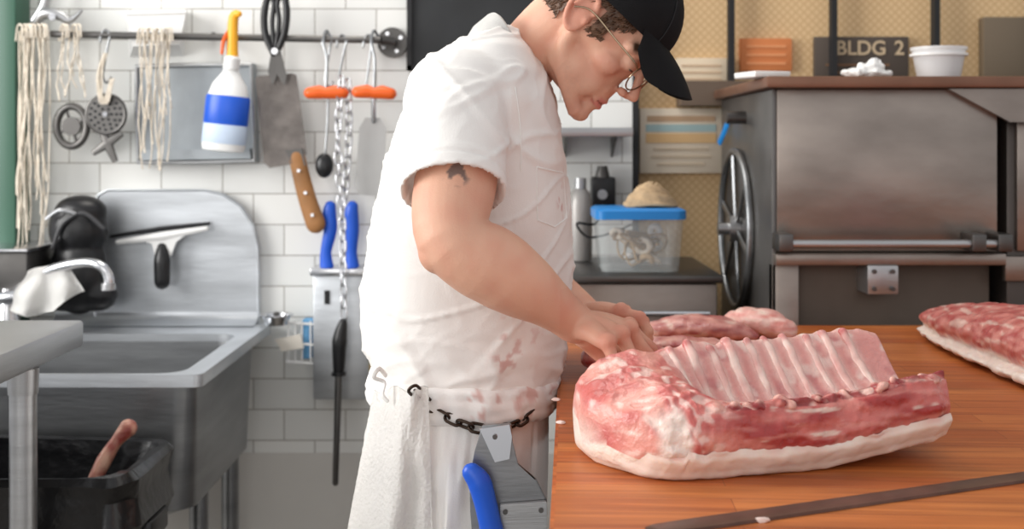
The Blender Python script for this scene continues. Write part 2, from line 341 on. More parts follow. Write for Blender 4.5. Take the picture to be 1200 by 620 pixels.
for i in range(NS+1):
    s = S0+(S1-S0)*(i/NS); row = []; fs = shrink(s)
    for t0, z, t_ in section(s, 190):
        p = RF(s, t0, z); q = p*1.0
        A = Vector((s*16, t0*60, z*75))
        st1 = nz(A, 1); st2 = nz(A+Vector((7, 3, 1)), 2.1)
        amp = .001
        if 2 <= t_ < 6: amp = .004
        if 6 <= t_ < 10: amp = .0016
        if s < .08 and t_ < 10.5: amp = max(amp, .0035*sst(.09, .05, s))
        if z < .004: amp = 0
        d = (st1*1.0+nz(q, 55)*.6+nz(q, 140)*.4)*amp
        if 4.0 < t_ < 5.9 and s > .05: d += .007*max(0, nz(Vector((s*60, t_, 2)), 1))+.004*abs(nz(p, 70))-.0025
        cvec = (RF(s, .085, .03)-p).normalized(); q = q-cvec*d
        sr = s+(t0-.05)*.10; rbw = max(math.exp(-((sr-x)/.0075)**2) for x in ribs_s)
        if 5.9 < t_ < 10.2 and s > .08: q.z += .0026*(rbw-.4)
        q.z = max(q.z, 1.0); row.append(q)
        n1 = nz(p, 30)*.5+.5; n2 = nz(p+Vector((3, 1, 2)), 75)
        if t_ < 1.7 or t_ > 11.2: c = mixc(fatc, fatw, n1)
        elif t_ < 5.9:
            c = mixc(m1, m2, sst(-.25, .35, st1+nz(p, 16)*.7)); c = mixc(c, m4, sst(.05, .4, st2)*.55)
            c = mixc(c, fatc, sst(.34, .55, nz(Vector((s*22, t0*60, z*130)), 1.0)+n2*.25)*.75)
            if t_ > 3.9: c = mixc(c, S(136, 36, 40), sst(.0, .3, nz(p, 55)+.12)*.8); c = mixc(c, S(236, 196, 182), sst(.2, .4, nz(p+Vector((2, 2, 2)), 60))*.8)
            if t_ < 2.3: c = mixc(c, m3, sst(2.3, 1.7, t_)*.8)
        elif t_ < 10.4:
            c = mixc(S(220, 150, 142), S(242, 206, 194), rbw*.9+.15*(n1-.5))
            c = mixc(S(170, 82, 84), c, sst(5.9, 6.7, t_)); c = mixc(c, S(240, 198, 184), sst(8.8, 9.8, t_)*.5)
            c = mixc(c, S(176, 80, 88), sst(.16, .38, nz(p+Vector((1, 5, 2)), 42))*.45)
            c = mixc(c, S(246, 226, 214), sst(.2, .4, nz(p+Vector((6, 5, 2)), 50))*.5)
        else: c = mixc(m1, fatc, n1)
        ws = sst(.105, .055, s)
        if ws > 0 and 1.5 <= t_ <= 11.2:
            E = Vector((s*28, t0*34, z*46)); g = mixc(S(230, 158, 144), S(204, 106, 100), sst(-.3, .3, nz(E, 1)+nz(p, 14)*.8))
            g = mixc(g, S(246, 216, 204), sst(.16, .42, nz(E+Vector((4, 4, 4)), 2.2)+nz(p, 24)*.4)*.65)
            g = mixc(g, fatw, .9*sst(.80, .88, fs+.02*nz(p, 50))*sst(.028, .004, s+.01*nz(p, 30))*sst(5.2, 3.6, t_)); c = mixc(c, g, ws)
        cols.append(c)
    rings.append(row)
loft(b, rings)
me = bpy.data.meshes.new('rack_meat'); bmesh.ops.recalc_face_normals(b, faces=b.faces); b.to_mesh(me); b.free()
a = me.color_attributes.new('Col', 'FLOAT_COLOR', 'POINT'); a.data.foreach_set('color', [x for c in cols for x in c])
rack_tree = bvh_of(me)
link('meat', me, meatm, rack, 0)
b = B(); rings = []; cols = []
for i in range(NS+1):
    s = S0+.002+(S1-S0-.001)*(i/NS); row = []; sec = section(max(S0, min(S1, s)), 150)
    k = [q for q in sec if q[2] > 11.0]+[q for q in sec if q[2] < 2.25]
    tip = sst(S0, S0+.018, s)
    for idx, (t0, z, t_) in enumerate(k):
        jag = .006*nz(Vector((s*26, 1, 4)), 1)+.004*nz(Vector((s*70, 1, 4)), 1)
        p = RF(s, t0, z+(jag*(t_/2.25)**2 if t_ < 3 else 0)); edge = min(idx, len(k)-1-idx)/len(k); o = .0055*min(1, edge*14)*tip-.0012
        cv = (p-RF(s, .085, .035)).normalized(); q = p+cv*(o+(.002*nz(p, 35)+.001*nz(p, 90))*tip)
        q.z = max(q.z, 1.0005+lift(s, t0)); row.append(q)
        c = mixc(fatc, fatw, nz(p, 25)+.5); c = mixc(c, S(234, 180, 168), sst(1.6, 2.2, t_)*.7*(1 if t_ < 4 else 0)*(.5+1.2*nz(p, 40))); cols.append(c)
    rings.append(row)
loft(b, rings, cap=False, closed=False); me = bpy.data.meshes.new('fat'); b.to_mesh(me); b.free()
a = me.color_attributes.new('Col', 'FLOAT_COLOR', 'POINT'); a.data.foreach_set('color', [x for c in cols for x in c])
link('fat_cap', me, fatm, rack, 0)
def ontop(s, t0, dz):
    p = RF(s, t0, .3); h_ = rack_tree.ray_cast(p, Vector((0, 0, -1)))
    return (h_[0] if h_[0] else RF(s, t0, .08))+Vector((0, 0, dz))
for k in range(10):
    s0 = ribs_s[k]; pts = []; top = .148+random.uniform(-.004, .005); wd = random.uniform(.85, 1.15)
    for t0, dz in ((.048, -.0046), (.07, -.0042), (.095, -.0040), (.12, -.0036), (.138, -.0028), (top, -.0018)):
        s = min(s0-(t0-.05)*.10, .336); pts.append(ontop(s, t0, dz))
    b = B(); tube(b, sm(pts, 5), [q*wd for q in (.0024, .0038, .0046, .0052, .0054, .0056)], 14, True)
    for v in b.verts: v.co += Vector((nz(v.co, 80), nz(v.co, 90), nz(v.co, 70)))*.0016
    bmesh.ops.recalc_face_normals(b, faces=b.faces); me = bpy.data.meshes.new('rib'); b.to_mesh(me); b.free(); tp = pts[-1]
    paint(me, lambda c: mixc(mixc(S(230, 180, 170), S(244, 216, 204), nz(c, 60)+.5), S(196, 100, 98), .7*sst(.011, .004, (c-tp).length)+.35*sst(.1, .4, nz(c, 45)))); link('rib', me, ribm, rack, 0)
for k in range(8):
    s = .09+k*.033+random.uniform(-.006, .006); p = ontop(s, .004+random.uniform(-.004, .005), -.004)
    b = B(); ell(b, p, (random.uniform(.008, .014), .009, .006), Matrix.Rotation(random.uniform(-.5, .5), 3, 'Z'), 20, 14)
    for v in b.verts: v.co += (v.co-p).normalized()*(nz(v.co, 110)*.007)
    me = bpy.data.meshes.new('k'); b.to_mesh(me); b.free(); paint(me, lambda c: mixc(S(150, 46, 48), S(230, 176, 162), sst(-.2, .4, nz(c, 110)))); link('chine_bone', me, meatm, rack, 0)

def meat_blob(name, label, pts, rad, flat, seed, ca, cb, fat_low=.0, zmin=1.0, amp=.006, base=0):
    b = B(); tube(b, sm(pts, 8), rad, 40, True, flat=flat, flatdir=(0, 0, 1))
    if base: tube(b, sm([(p[0], p[1], 1.014) for p in pts], 8), [r*base for r in rad], 40, True, flat=.13, flatdir=(0, 0, 1))
    me = voxel(b, .0035, 2)
    off = Vector((seed, seed*2, 0))
    nn = [v.normal.copy() for v in me.vertices]
    for v, n in zip(me.vertices, nn):
        q = v.co+off; v.co += n*(nz(q, 30)*amp+nz(q, 80)*amp*.4); v.co.z = max(v.co.z, zmin)
    def fn(c):
        q = c+off; s = nz(Vector((q.x*3, q.y*3, q.z*9)), 14); k = mixc(ca, cb, s+.5)
        k = mixc(k, fatc, sst(.22, .5, nz(Vector((q.x*2, q.y*.3, q.z*2.4)) if base else Vector((q.x, q.y*.5, q.z*2)), 50)+s*.3)*.55)
        if fat_low: k = mixc(fatw, k, sst(fat_low-.005, fat_low+.005, c.z-zmin+nz(q, 25)*.008))
        return k
    paint(me, fn); o = link(name, me, meatm, None, 0); return tag(o, label, 'meat')
meat_blob('pork_loin', 'boneless pork loin with white fat edge at far right of table', [(.765, 2.10, 1.036), (.79, 1.98, 1.042), (.82, 1.80, 1.047), (.845, 1.60, 1.05), (.88, 1.42, 1.05)], [.05, .09, .115, .13, .11], .40, 3, S(184, 80, 76), m4, .030, amp=.005, base=1.06)
meat_blob('pork_piece', 'long ribbed pink meat slab on table behind the rib rack', [(.235, 2.1, 1.014), (.30, 2.08, 1.024), (.36, 2.06, 1.024), (.40, 2.05, 1.016)], [.03, .045, .044, .026], .45, 5, S(160, 78, 76), S(226, 164, 152), 0, amp=.004)
meat_blob('pork_piece', 'pale pink meat cut at the right end of the meat slab', [(.405, 2.14, 1.024), (.44, 2.11, 1.027), (.47, 2.08, 1.02)], [.026, .036, .026], .75, 9, S(220, 140, 130), S(240, 200, 188), 0)
meat_blob('pork_piece', 'thin meat flap lying in front of the long meat slab', [(.20, 1.97, 1.011), (.28, 1.95, 1.016), (.35, 1.96, 1.012)], [.03, .035, .02], .34, 12, S(180, 90, 88), m3, 0, amp=.004)
meat_blob('pork_piece', 'pink meat chunk held under the near hand of the man', [(.118, 1.59, 1.026), (.13, 1.555, 1.028), (.155, 1.535, 1.026), (.19, 1.54, 1.02)], [.018, .026, .028, .020], .8, 15, m1, m3, 0)
meat_blob('pork_piece', 'meat cut beneath the far hand of the man', [(.13, 1.78, 1.022), (.18, 1.74, 1.026), (.24, 1.73, 1.02)], [.03, .036, .025], .7, 18, m2, m4, 0)
for k, (px, py) in enumerate(((657, 497), (651, 470), (893, 612))):
    Y = 476/(py-170); p = P(px, py, Y); b = B(); ell(b, (p.x, p.y, 1.002), (.005+.001*k, .003, .0025), None, 10, 8)
    for v in b.verts: v.co += Vector((nz(v.co, 200), nz(v.co+Vector((1, 1, 1)), 200), 0))*.003
    tag(obj('fat_scrap', b, mat('scrap', S(240, 216, 206), .5)), ['tiny white fat scrap near table edge beside the apron', 'smaller fat scrap near table edge closer to the hands', 'fat scrap beside the long steel in the foreground'][k], 'scrap')
t = thing('long_knife', 'long flat dark steel blade lying across the front of the table', 'knife', (.32, 1.14, 1.0))
a = Vector((.118, 1.045, 1.0025)); c = Vector((.62, 1.258, 1.0025)); dr = (c-a).normalized(); sd = Vector((-dr.y, dr.x, 0))
b = B(); rg = []
for f, wdt in ((0, .004), (.02, .011), (.1, .0125), (.5, .0115), (1, .0105)):
    p = a.lerp(c, f); rg.append([p-sd*wdt+Vector((0, 0, -.0022)), p+sd*wdt+Vector((0, 0, -.0022)), p+sd*wdt*.92+Vector((0, 0, .0015)), p+sd*wdt*.6+Vector((0, 0, .0028)), p-sd*wdt*.95+Vector((0, 0, .0005))])
loft(b, rg); obj('blade', b, mat('long_blade', S(104, 78, 68), .34, .5, .3, 20), t)
b = B(); tube(b, [c-dr*.004+Vector((0, 0, .0095)), c+dr*.10+Vector((0, 0, .0105))], [.012, .013], 16, True); obj('handle', b, woodh, t)

# ================================================================ MACHINE
t = thing('meat_mixer', 'big boxy stainless meat mixer with flat lid behind the table', 'machine', (.74, 2.64, 0))
X0, X1, Y0, Y1 = .515, .955, 2.35, 2.92
b = B(); bx(b, X0+.006, X1, Y0, Y1, 1.13, 1.45, .003); obj('hopper', b, machm, t)
b = B(); bx(b, X0+.05, X1+.005, Y0+.05, Y1, .35, 1.13, .004); obj('lower_body', b, mat('machine_dark', S(104, 92, 82), .5, .5, .25, 4), t)
b = B(); bx(b, X0-.003, X0+.006, Y0+.004, Y1, .35, 1.45, .002); sp = obj('side_panel', b, mat('machine_side', S(110, 108, 106), .36, .7, .3, 5), t)
b = B(); bx(b, X0-.003, X0+.05, Y0+.004, Y0+.03, .35, 1.105, .002); obj('front_strip', b, machm, t)
b = B(); bx(b, X0-.02, X1+.12, Y0-.03, Y1+.01, 1.452, 1.474, .004); obj('lid', b, coppm, t)
b = B(); bx(b, X0-.0, X1+.01, Y0-.02, Y0+.05, 1.105, 1.128, .003); obj('ledge', b, machm, t)
zr = P(0, 286, 2.3).z
hb = B(); tube(hb, [(X0+.0, 2.30, zr), (X1-.005, 2.30, zr)], .0085, 16); h = obj('handle_bar', hb, steel, t)
for x in (X0+.01, X1-.06, X1-.01):
    b = B(); bx(b, x-.014, x+.014, 2.285, Y0, zr-.014, zr+.02, .003); obj('bracket', b, steeld, h)
b = B(); a = P(1016, 345, 2.33); c = P(1052, 311, 2.33); bx(b, a.x, c.x, 2.325, 2.345+.06, a.z, c.z, .002); pl = obj('cover_plate', b, steel, t)
for dx in (.2, .8):
    for dz in (.2, .8): b = B(); disc(b, (a.x+(c.x-a.x)*dx, 2.322, a.z+(c.z-a.z)*dz), (0, 1, 0), .0045, .006, 12); obj('bolt', b, steeld, pl)
hy, hz_ = 2.70, 1.151
b = B(); disc(b, (X0-.014, hy, hz_), (1, 0, 0), .03, .024, 28); disc(b, (X0-.03, hy, hz_), (1, 0, 0), .014, .04, 20); hub = obj('hub', b, steel, t)
for k in range(6):
    a_ = k*math.pi/3+.3
    b = B(); tube(b, [(X0-.010, hy, hz_), (X0-.010, hy+.17*math.cos(a_), hz_+.17*math.sin(a_))], .008, 8, flat=.6, flatdir=(1, 0, 0)); obj('spoke', b, steelm, hub)
b = B(); tube(b, [(X0-.012, hy+.175*math.cos(k*math.pi/24), hz_+.175*math.sin(k*math.pi/24)) for k in range(48)], .008, 10, loop=True); obj('wheel_rim', b, steelm, hub)
b = B(); disc(b, (X0-.02, 2.62, 1.40), (1, 0, 0), .014, .05, 16); obj('hinge_pin', b, steeld, t)
b = B(); loft(b, [[Vector((X1-.1, Y0-.012, 1.45)), Vector((X1+.1, Y0-.012, 1.45)), Vector((X1+.1, Y0-.012, 1.385)), Vector((X1+.02, Y0-.012, 1.385))], [Vector((X1-.1, Y0+.0, 1.45)), Vector((X1+.1, Y0+.0, 1.45)), Vector((X1+.1, Y0+.0, 1.385)), Vector((X1+.02, Y0+.0, 1.385))]]); obj('lid_bracket', b, machm, t)
for x in (X0+.1, X1-.05):
    for y in (Y0+.1, Y1-.05): b = B(); bx(b, x-.025, x+.025, y-.025, y+.025, 0, .35); obj('leg', b, steeld, t)
b = B(); p = P(850, 150, 2.79); tube(b, sm([(X0-.008, 2.78, p.z+.03), (X0-.014, 2.80, p.z), (X0-.022, 2.84, p.z-.035)], 5), .004, 8, flat=2.2); tag(obj('blue_tie', b, bluel), 'short blue plastic tie hanging on the side of the machine', 'tie')
t = thing('steel_cabinet', 'dark stainless cabinet at the right edge beside the mixer', 'cabinet', (1.2, 2.6, 0))
b = B(); bx(b, .985, 1.5, 2.38, 2.9, .1, 1.42, .006); obj('body', b, mat('cab_dark', S(92, 86, 82), .4, .7, .2, 3), t)
b = B(); bx(b, 1.0, 1.48, 2.365, 2.379, 1.13, 1.40, .003); obj('door', b, machm, t)
b = B(); bx(b, .975, 1.5, 2.36, 2.379, 1.07, 1.12, .003); obj('ledge', b, machm, t)
for x in (1.03, 1.45):
    for y in (2.43, 2.85): b = B(); tube(b, [(x, y, 0), (x, y, .1)], .02, 12); obj('foot', b, steeld, t)
def tub(name, label, px, Y, z, r0, r1, h):
    x = (px-600)/F*Y; t = thing(name, label, 'tub', (x, Y, z)); b = B()
    lathe(b, (x, Y, z), (0, 0, 1), [(r0*.2, .001), (r0, .001), (r1, h), (r1+.003, h), (r1+.003, h+.006), (r1-.003, h+.006), (r0-.003, .006), (r0*.2, .006)]); obj('bowl', b, milky, t)
    b = B(); lathe(b, (x, Y, z), (0, 0, 1), [(r1-.002, h-.012), (r1+.004, h-.012), (r1+.004, h-.007), (r1-.002, h-.007)]); obj('rim_band', b, whitep, t)
tub('deli_tub', 'white translucent plastic deli tub on top of the mixer lid', 1100, 2.45, 1.474, .042, .053, .06)
b = B(); p0 = Vector(((1015-600)/F*2.42, 2.42, 1.476)); ell(b, p0+Vector((0, 0, .010)), (.048, .035, .010)); ell(b, p0+Vector((.01, 0, .022)), (.03, .022, .010)); ell(b, p0+Vector((.022, 0, .034)), (.012, .012, .009))
me = voxel(b, .003, 1)
for v, n in zip(me.vertices, [v.normal.copy() for v in me.vertices]): v.co += n*(nz(v.co, 45)*.009+nz(v.co, 110)*.005); v.co.z = max(v.co.z, 1.4745)
tag(link('crumpled_cloth', me, clothw, None, 25), 'crumpled white cloth wad on the mixer lid left of tub', 'cloth')
b = B(); p0 = Vector(((893-600)/F*2.42, 2.42, 1.475)); box(b, p0+Vector((0, 0, .006)), (.08, .09, .012), Matrix.Rotation(.3, 3, 'Z'), .003)
for v in b.verts: v.co.z += .004*math.sin(v.co.x*90)+.002
tag(obj('folded_cloth', b, clothw), 'small folded pale cloth at the left corner of the mixer lid', 'cloth')
t = thing('steel_counter', 'low stainless counter unit against the wall below the blue lidded tub', 'counter', (.28, 2.65, 0))
b = B(); bx(b, .125, .43, 2.5, 2.9, .1, 1.05, .004); obj('body', b, machm, t)
b = B(); bx(b, .115, .44, 2.485, 2.91, 1.052, 1.068, .003); obj('worktop', b, steeld, t)
b = B(); tube(b, [(.14, 2.48, .99), (.41, 2.48, .99)], .006, 10); obj('rail', b, steelp, t)
t = thing('storage_tub', 'clear plastic tub with bright blue lid holding white twine spools', 'tub', (.27, 2.62, 1.068))
def rr(x0, x1, y0, y1, r, z, n=5):
    o = []
    for cx, cy, a0 in ((x1-r, y1-r, 0), (x0+r, y1-r, 90), (x0+r, y0+r, 180), (x1-r, y0+r, 270)):
        for k in range(n): a = math.radians(a0+90*k/(n-1)); o.append(Vector((cx+r*math.cos(a), cy+r*math.sin(a), z)))
    return o
bxo = P(750, 0, 2.56).x
b = B(); loft(b, [rr(bxo-.082, bxo+.082, 2.54, 2.70, .02, 1.069), rr(bxo-.092, bxo+.092, 2.53, 2.71, .02, 1.185)], cap=False); loft(b, [rr(bxo-.08, bxo+.08, 2.542, 2.698, .02, 1.071), rr(bxo-.08, bxo+.08, 2.542, 2.698, .02, 1.073)]); obj('clear_bowl', b, clearp, t)
b = B(); loft(b, [rr(bxo-.097, bxo+.097, 2.525, 2.715, .022, z) for z in (1.182, 1.2)]+[rr(bxo-.09, bxo+.09, 2.532, 2.708, .02, 1.204)]); obj('lid', b, bluel, t)
for k in range(11):
    b = B(); c = Vector((bxo+random.uniform(-.055, .055), 2.57+random.uniform(-.01, .09), 1.092+.028*(k//4)+random.uniform(0, .006))); ax = Vector((random.uniform(-1, 1), random.uniform(-1, .2), random.uniform(-1, 1))).normalized()
    u = ax.orthogonal().normalized(); v = ax.cross(u); R_ = random.uniform(.010, .014)
    tube(b, [c+(u*math.cos(q)+v*math.sin(q))*R_+ax*.002*math.sin(q*2) for q in [2*math.pi*i/20 for i in range(20)]], [.0055, .0072, .0055], 10, loop=True)
    tag(obj('twine_spool', b, [twine, straw, whitep][k % 3]), 'small pale ring spool inside the blue lidded tub', 'spool', 'spools inside the blue lidded tub')
b = B(); pp = [Vector((bxo+random.uniform(-.06, .06), 2.56+random.uniform(0, .1), 1.08+.07*random.random())) for _ in range(34)]; tube(b, sm(pp, 6), .0022, 5); tag(obj('loose_twine', b, straw), 'tangled loose twine among the spools in the tub', 'twine')
b = B(); c = Vector((P(762, 0, 2.62).x, 2.62, 1.206))
for k in range(16):
    f = k/15; r = .052*(1-f)**.6+.004; tube(b, [c+Vector((math.cos(q)*r, math.sin(q)*r*.8, f*.045+.004+.002*math.sin(q*3+k))) for q in [2*math.pi*i/30 for i in range(30)]], .0042, 7, loop=True)
tag(obj('twine_coil', b, straw), 'coiled straw coloured twine heap on the blue lid', 'twine')
t = thing('wall_shelf', 'narrow steel wall shelf behind the face of the man', 'shelf', (.2, 2.94, 1.36))
b = B(); a = P(655, 160, 2.8); c = P(738, 150, 2.8); bx(b, a.x-.25, c.x, 2.72, 2.95, a.z, c.z, .002); obj('board', b, steel, t)
for x in (a.x+.02, c.x-.03):
    b = B(); loft(b, [[Vector((x-.003, 2.95, a.z)), Vector((x-.003, 2.82, a.z)), Vector((x-.003, 2.95, a.z-.05))], [Vector((x+.003, 2.95, a.z)), Vector((x+.003, 2.82, a.z)), Vector((x+.003, 2.95, a.z-.05))]]); obj('bracket', b, steeld, t)
t = thing('wall_dispenser', 'small black wall socket box with grey top above the counter', 'socket', P(706, 245, 2.93))
b = B(); a = P(692, 245, 2.93); c = P(720, 207, 2.93); bx(b, a.x, c.x, 2.89, 2.95, a.z, c.z, .006); obj('box', b, blackp, t)
b = B(); disc(b, P(706, 203, 2.91), (0, 0, 1), .02, .035, 20, .012); obj('cap', b, steeld, t)
b = B(); disc(b, P(706, 228, 2.888), (0, 1, 0), .012, .006, 18); obj('dial', b, steel, t)
t = thing('grey_bottle', 'grey bottle standing on the counter beside the black socket box', 'bottle', P(683, 318, 2.8))
b = B(); lathe(b, (P(680, 0, 2.8).x, 2.8, 1.069), (0, 0, 1), [(.01, 0), (.026, .001), (.028, .01), (.028, .13), (.022, .16), (.013, .17)]); obj('body', b, mat('bottle_grey', S(170, 166, 162), .4, .3), t)
b = B(); disc(b, (P(680, 0, 2.8).x, 2.8, 1.25), (0, 0, 1), .014, .026, 18); obj('cap', b, steel, t)
b = B(); tube(b, sm([P(706, 240, 2.88), P(698, 262, 2.76), P(676, 262, 2.74), P(690, 278, 2.735), P(720, 272, 2.74), P(738, 264, 2.74)], 8)+[P(745, 262, 2.74)], .003, 8); tag(obj('power_cable', b, blackp), 'thin black cable looping from the socket box', 'cable')

# ================================================================ LEFT WALL TOOLS
t = thing('tool_rail', 'long steel wall rail carrying butcher tools and hooks', 'rail', P(265, 47, 2.87))
b = B(); tube(b, [P(60, 40, 2.86), P(446, 47, 2.86)], .0085, 14); obj('bar', b, steeld, t)
b = B(); disc(b, P(460, 50, 2.94), (0, 1, 0), .037, .018, 36); tube(b, [P(446, 47, 2.86), P(458, 49, 2.87), P(460, 50, 2.93)], .012, 12); fl = obj('flange', b, steeld, t)
for q in range(4): b = B(); p = P(460, 50, 2.94); disc(b, (p.x+.024*math.cos(q*1.57+.5), 2.929, p.z+.024*math.sin(q*1.57+.5)), (0, 1, 0), .005, .006, 10); obj('screw', b, steelp, fl)
for px in (72, 250): b = B(); tube(b, [P(px, 41, 2.86), P(px, 41, 2.95)], .007, 10); obj('standoff', b, steeld, t)
def S_hook(px, y0, y1, Y=2.855):
    w = 5; b = B(); pts = [P(px-w*1.3, y0+11, Y), P(px-w, y0+2, Y), P(px, y0-3, Y), P(px+w, y0+3, Y), P(px+w*.6, y0+12, Y), P(px, (y0+y1)/2, Y), P(px-w*.6, y1-10, Y), P(px-w*.5, y1-2, Y), P(px+w*.3, y1+2, Y), P(px+w*1.2, y1-4, Y)]
    tube(b, sm(pts, 5), .0028, 8, True); return b
hl = ['thin steel hook holding the drilled grinder plate', 'steel hook left of the orange handles', 'steel hook holding the long chain', 'steel hook holding the plastic scraper']
for k, (px, y0, y1) in enumerate(((124, 38, 95), (384, 42, 100), (401, 44, 96), (432, 44, 112))):
    tag(obj('s_hook', S_hook(px, y0, y1), steelm), hl[k], 'hook', 'hooks on the tool rail')
def strands(label, x0, x1, y0, y1, n, Y=2.85, spread=1.0, wav=5):
    b = B()
    for k in range(n):
        x = x0+(x1-x0)*(k+.5)/n+random.uniform(-2, 2); ye = y1-random.uniform(0, 1)**2*90; pts = []; m = 9; ph = random.uniform(0, 6); lean = random.uniform(-6, 6)
        for i in range(m+1):
            f = i/m; pts.append(P(x+lean*f+(random.uniform(-1.5, 1.5)+wav*math.sin(f*4+ph))*spread*f**.6, y0+(ye-y0)*f, Y+random.uniform(-.01, .01)))
        tube(b, sm(pts, 3), .0019, 5)
        if k % 2 == 0:
            tube(b, sm([P(x-4, y0+12, Y+.012), P(x-2, y0-5, Y), P(x+3, y0-6, Y-.013), P(x+4, y0+8, Y-.01)], 4), .0024, 5)
    return tag(obj('twine_bundle', b, twine), label, 'twine')
strands('long cream twine bundle hanging down from the left rail end', 22, 56, 36, 292, 20)
strands('short loose twine loops hanging beside the long bundle', 70, 96, 36, 120, 8)
strands('full cream twine bundle hanging in front of the steel tray', 162, 202, 40, 200, 16, 2.835, .9)
b = B()
for k in range(9):
    tube(b, sm([P(124+random.uniform(-3, 3), 62, 2.84), P(116+random.uniform(-4, 4), 92, 2.84+random.uniform(-.01, .01)), P(122+random.uniform(-4, 4), 122, 2.84), P(131+random.uniform(-3, 3), 92, 2.84)], 4), .0019, 5)
tag(obj('twine_loop', b, twine), 'small twine knot over the drilled grinder plate', 'twine')
t = thing('wall_clamp', 'grey metal clamp with beaked jaw at top left rail end', 'clamp', P(65, 34, 2.87))
b = B(); tube(b, sm([P(42, 28, 2.87), P(52, 16, 2.86), P(70, 18, 2.86), P(82, 24, 2.86), P(96, 12, 2.86)], 5), [.008, .014, .013, .008, .003], 12, True); obj('jaw', b, steel, t)
b = B(); tube(b, sm([P(40, 24, 2.88), P(52, 6, 2.88), P(58, -20, 2.88)], 5), [.01, .013, .012], 12, True); obj('handle', b, steel, t)
b = B(); disc(b, P(62, 20, 2.845), (0, 1, 0), .008, .012, 14); obj('pivot', b, steelp, t)
t = thing('grinder_plate', 'round drilled grinder plate hanging with a knife blade below it', 'grinder plate', P(125, 155, 2.86))
c = P(125, 134, 2.86); b = B(); disc(b, c, (0, 1, 0), .046, .016, 40); tube(b, [c+Vector((.046*math.cos(q), -.004, .046*math.sin(q))) for q in [2*math.pi*i/36 for i in range(36)]], .005, 8, loop=True); dk = obj('disc', b, steeld, t)
for rad, n in ((.014, 6), (.026, 11), (.037, 16)):
    for k in range(n): b = B(); disc(b, c+Vector((rad*math.cos(2*math.pi*k/n), -.0085, rad*math.sin(2*math.pi*k/n))), (0, 1, 0), .0036, .002, 10); obj('hole', b, blackm, dk)
b = B(); disc(b, c+Vector((0, -.009, 0)), (0, 1, 0), .006, .008, 12); obj('centre_pin', b, steelp, t)
b = B()
for q in range(4):
    a_ = q*math.pi/2+.5; cc = P(126, 168, 2.86); tube(b, [cc, cc+Vector((math.cos(a_)*.04, 0, math.sin(a_)*.05))], [.012, .007], 8, flat=.5, flatdir=(0, 1, 0))
obj('cutter_blade', b, steeld, t)
t = thing('grinder_ring', 'dark grinder collar ring hung under the twine loops', 'grinder ring', P(85, 172, 2.87))
c = P(84, 148, 2.87); b = B(); tube(b, [c+Vector((.036*math.cos(q), 0, .048*math.sin(q))) for q in [2*math.pi*i/36 for i in range(36)]], .009, 12, loop=True); obj('ring', b, steeld, t)
b = B(); disc(b, c+Vector((0, .004, 0)), (0, 1, 0), .022, .02, 24); [tube(b, [c, c+Vector((.036*math.cos(q), 0, .046*math.sin(q)))], .004, 8) for q in (0.4, 1.97, 3.54, 5.1)]; obj('hub', b, steeld, t)
t = thing('steel_tray', 'rectangular stainless tray fixed flat on the tile wall', 'tray', P(230, 193, 2.93))
b = B(); plate(b, [(158, 76), (296, 74), (300, 190), (160, 192)], 2.91, .04); obj('back_panel', b, traym, t)
b = B(); tube(b, [P(x, y, 2.905) for x, y in ((160, 78), (227, 76), (294, 76), (297, 132), (298, 188), (230, 190), (162, 190), (160, 134))], .006, 10, loop=True); obj('rim', b, steel, t)
b = B(); plate(b, [(166, 176), (292, 174), (294, 186), (166, 188)], 2.89, .03); obj('lip', b, traym, t)
t = thing('white_bin', 'white plastic scoop tray fixed above the steel tray', 'tray', P(183, 68, 2.92))
b = B(); a_ = [P(x, y, 2.88) for x, y in ((150, 17), (218, 15), (210, 52), (156, 54))]; c_ = [P(x, y, 2.95) for x, y in ((148, 15), (216, 13), (216, 66), (152, 67))]; loft(b, [a_, c_]); obj('body', b, whitep, t)
b = B(); tube(b, [P(149, 16, 2.88), P(219, 14, 2.88)], .006, 8); obj('rim', b, whitep, t)
t = thing('spray_bottle', 'white spray bottle with blue label and yellow trigger head', 'bottle', P(262, 180, 2.83))
YB = 2.822
b0 = P(261, 178, YB); ax = (P(273, 60, YB)-b0); Ln = ax.length; ax.normalize()
b = B(); lathe(b, b0, ax, [(.02, 0), (.048, .003), (.051, .012), (.051, .095), (.049, .13), (.04, .16), (.022, .185), (.015, .2), (.015, Ln-.03)], 32, .62); bo = obj('bottle', b, whitep, t)
b = B(); lathe(b, b0, ax, [(.0518, .065), (.0525, .066), (.0525, .125), (.0502, .133), (.0503, .133), (.0518, .1)], 32, .64); obj('label', b, bluep, bo)
b = B(); lathe(b, b0, ax, [(.0516, .02), (.0521, .021), (.0521, .064), (.0515, .065)], 32, .64); obj('lower_label', b, mat('label_pale', S(196, 212, 232), .5), bo)
b = B(); lathe(b, b0, ax, [(.017, Ln-.045), (.019, Ln-.043), (.019, Ln-.018), (.014, Ln-.012)], 20); obj('collar', b, whitep, t)
hp = b0+ax*(Ln-.012); b = B(); tube(b, sm([hp, hp+Vector((0, 0, .04)), P(274, 20, YB), P(280, 16, YB-.01)], 4), [.014, .013, .012, .008], 14, True, flat=.8); hd = obj('sprayer_head', b, yellowo, t)
b = B(); tube(b, sm([P(268, 36, YB), P(262, 48, YB-.01), P(260, 62, YB-.01)], 4), [.004, .005, .004], 8, True); obj('trigger', b, orangep, hd)
t = thing('kitchen_shears', 'black handled shears hanging above the cleaver blade', 'shears', P(322, 90, 2.85))
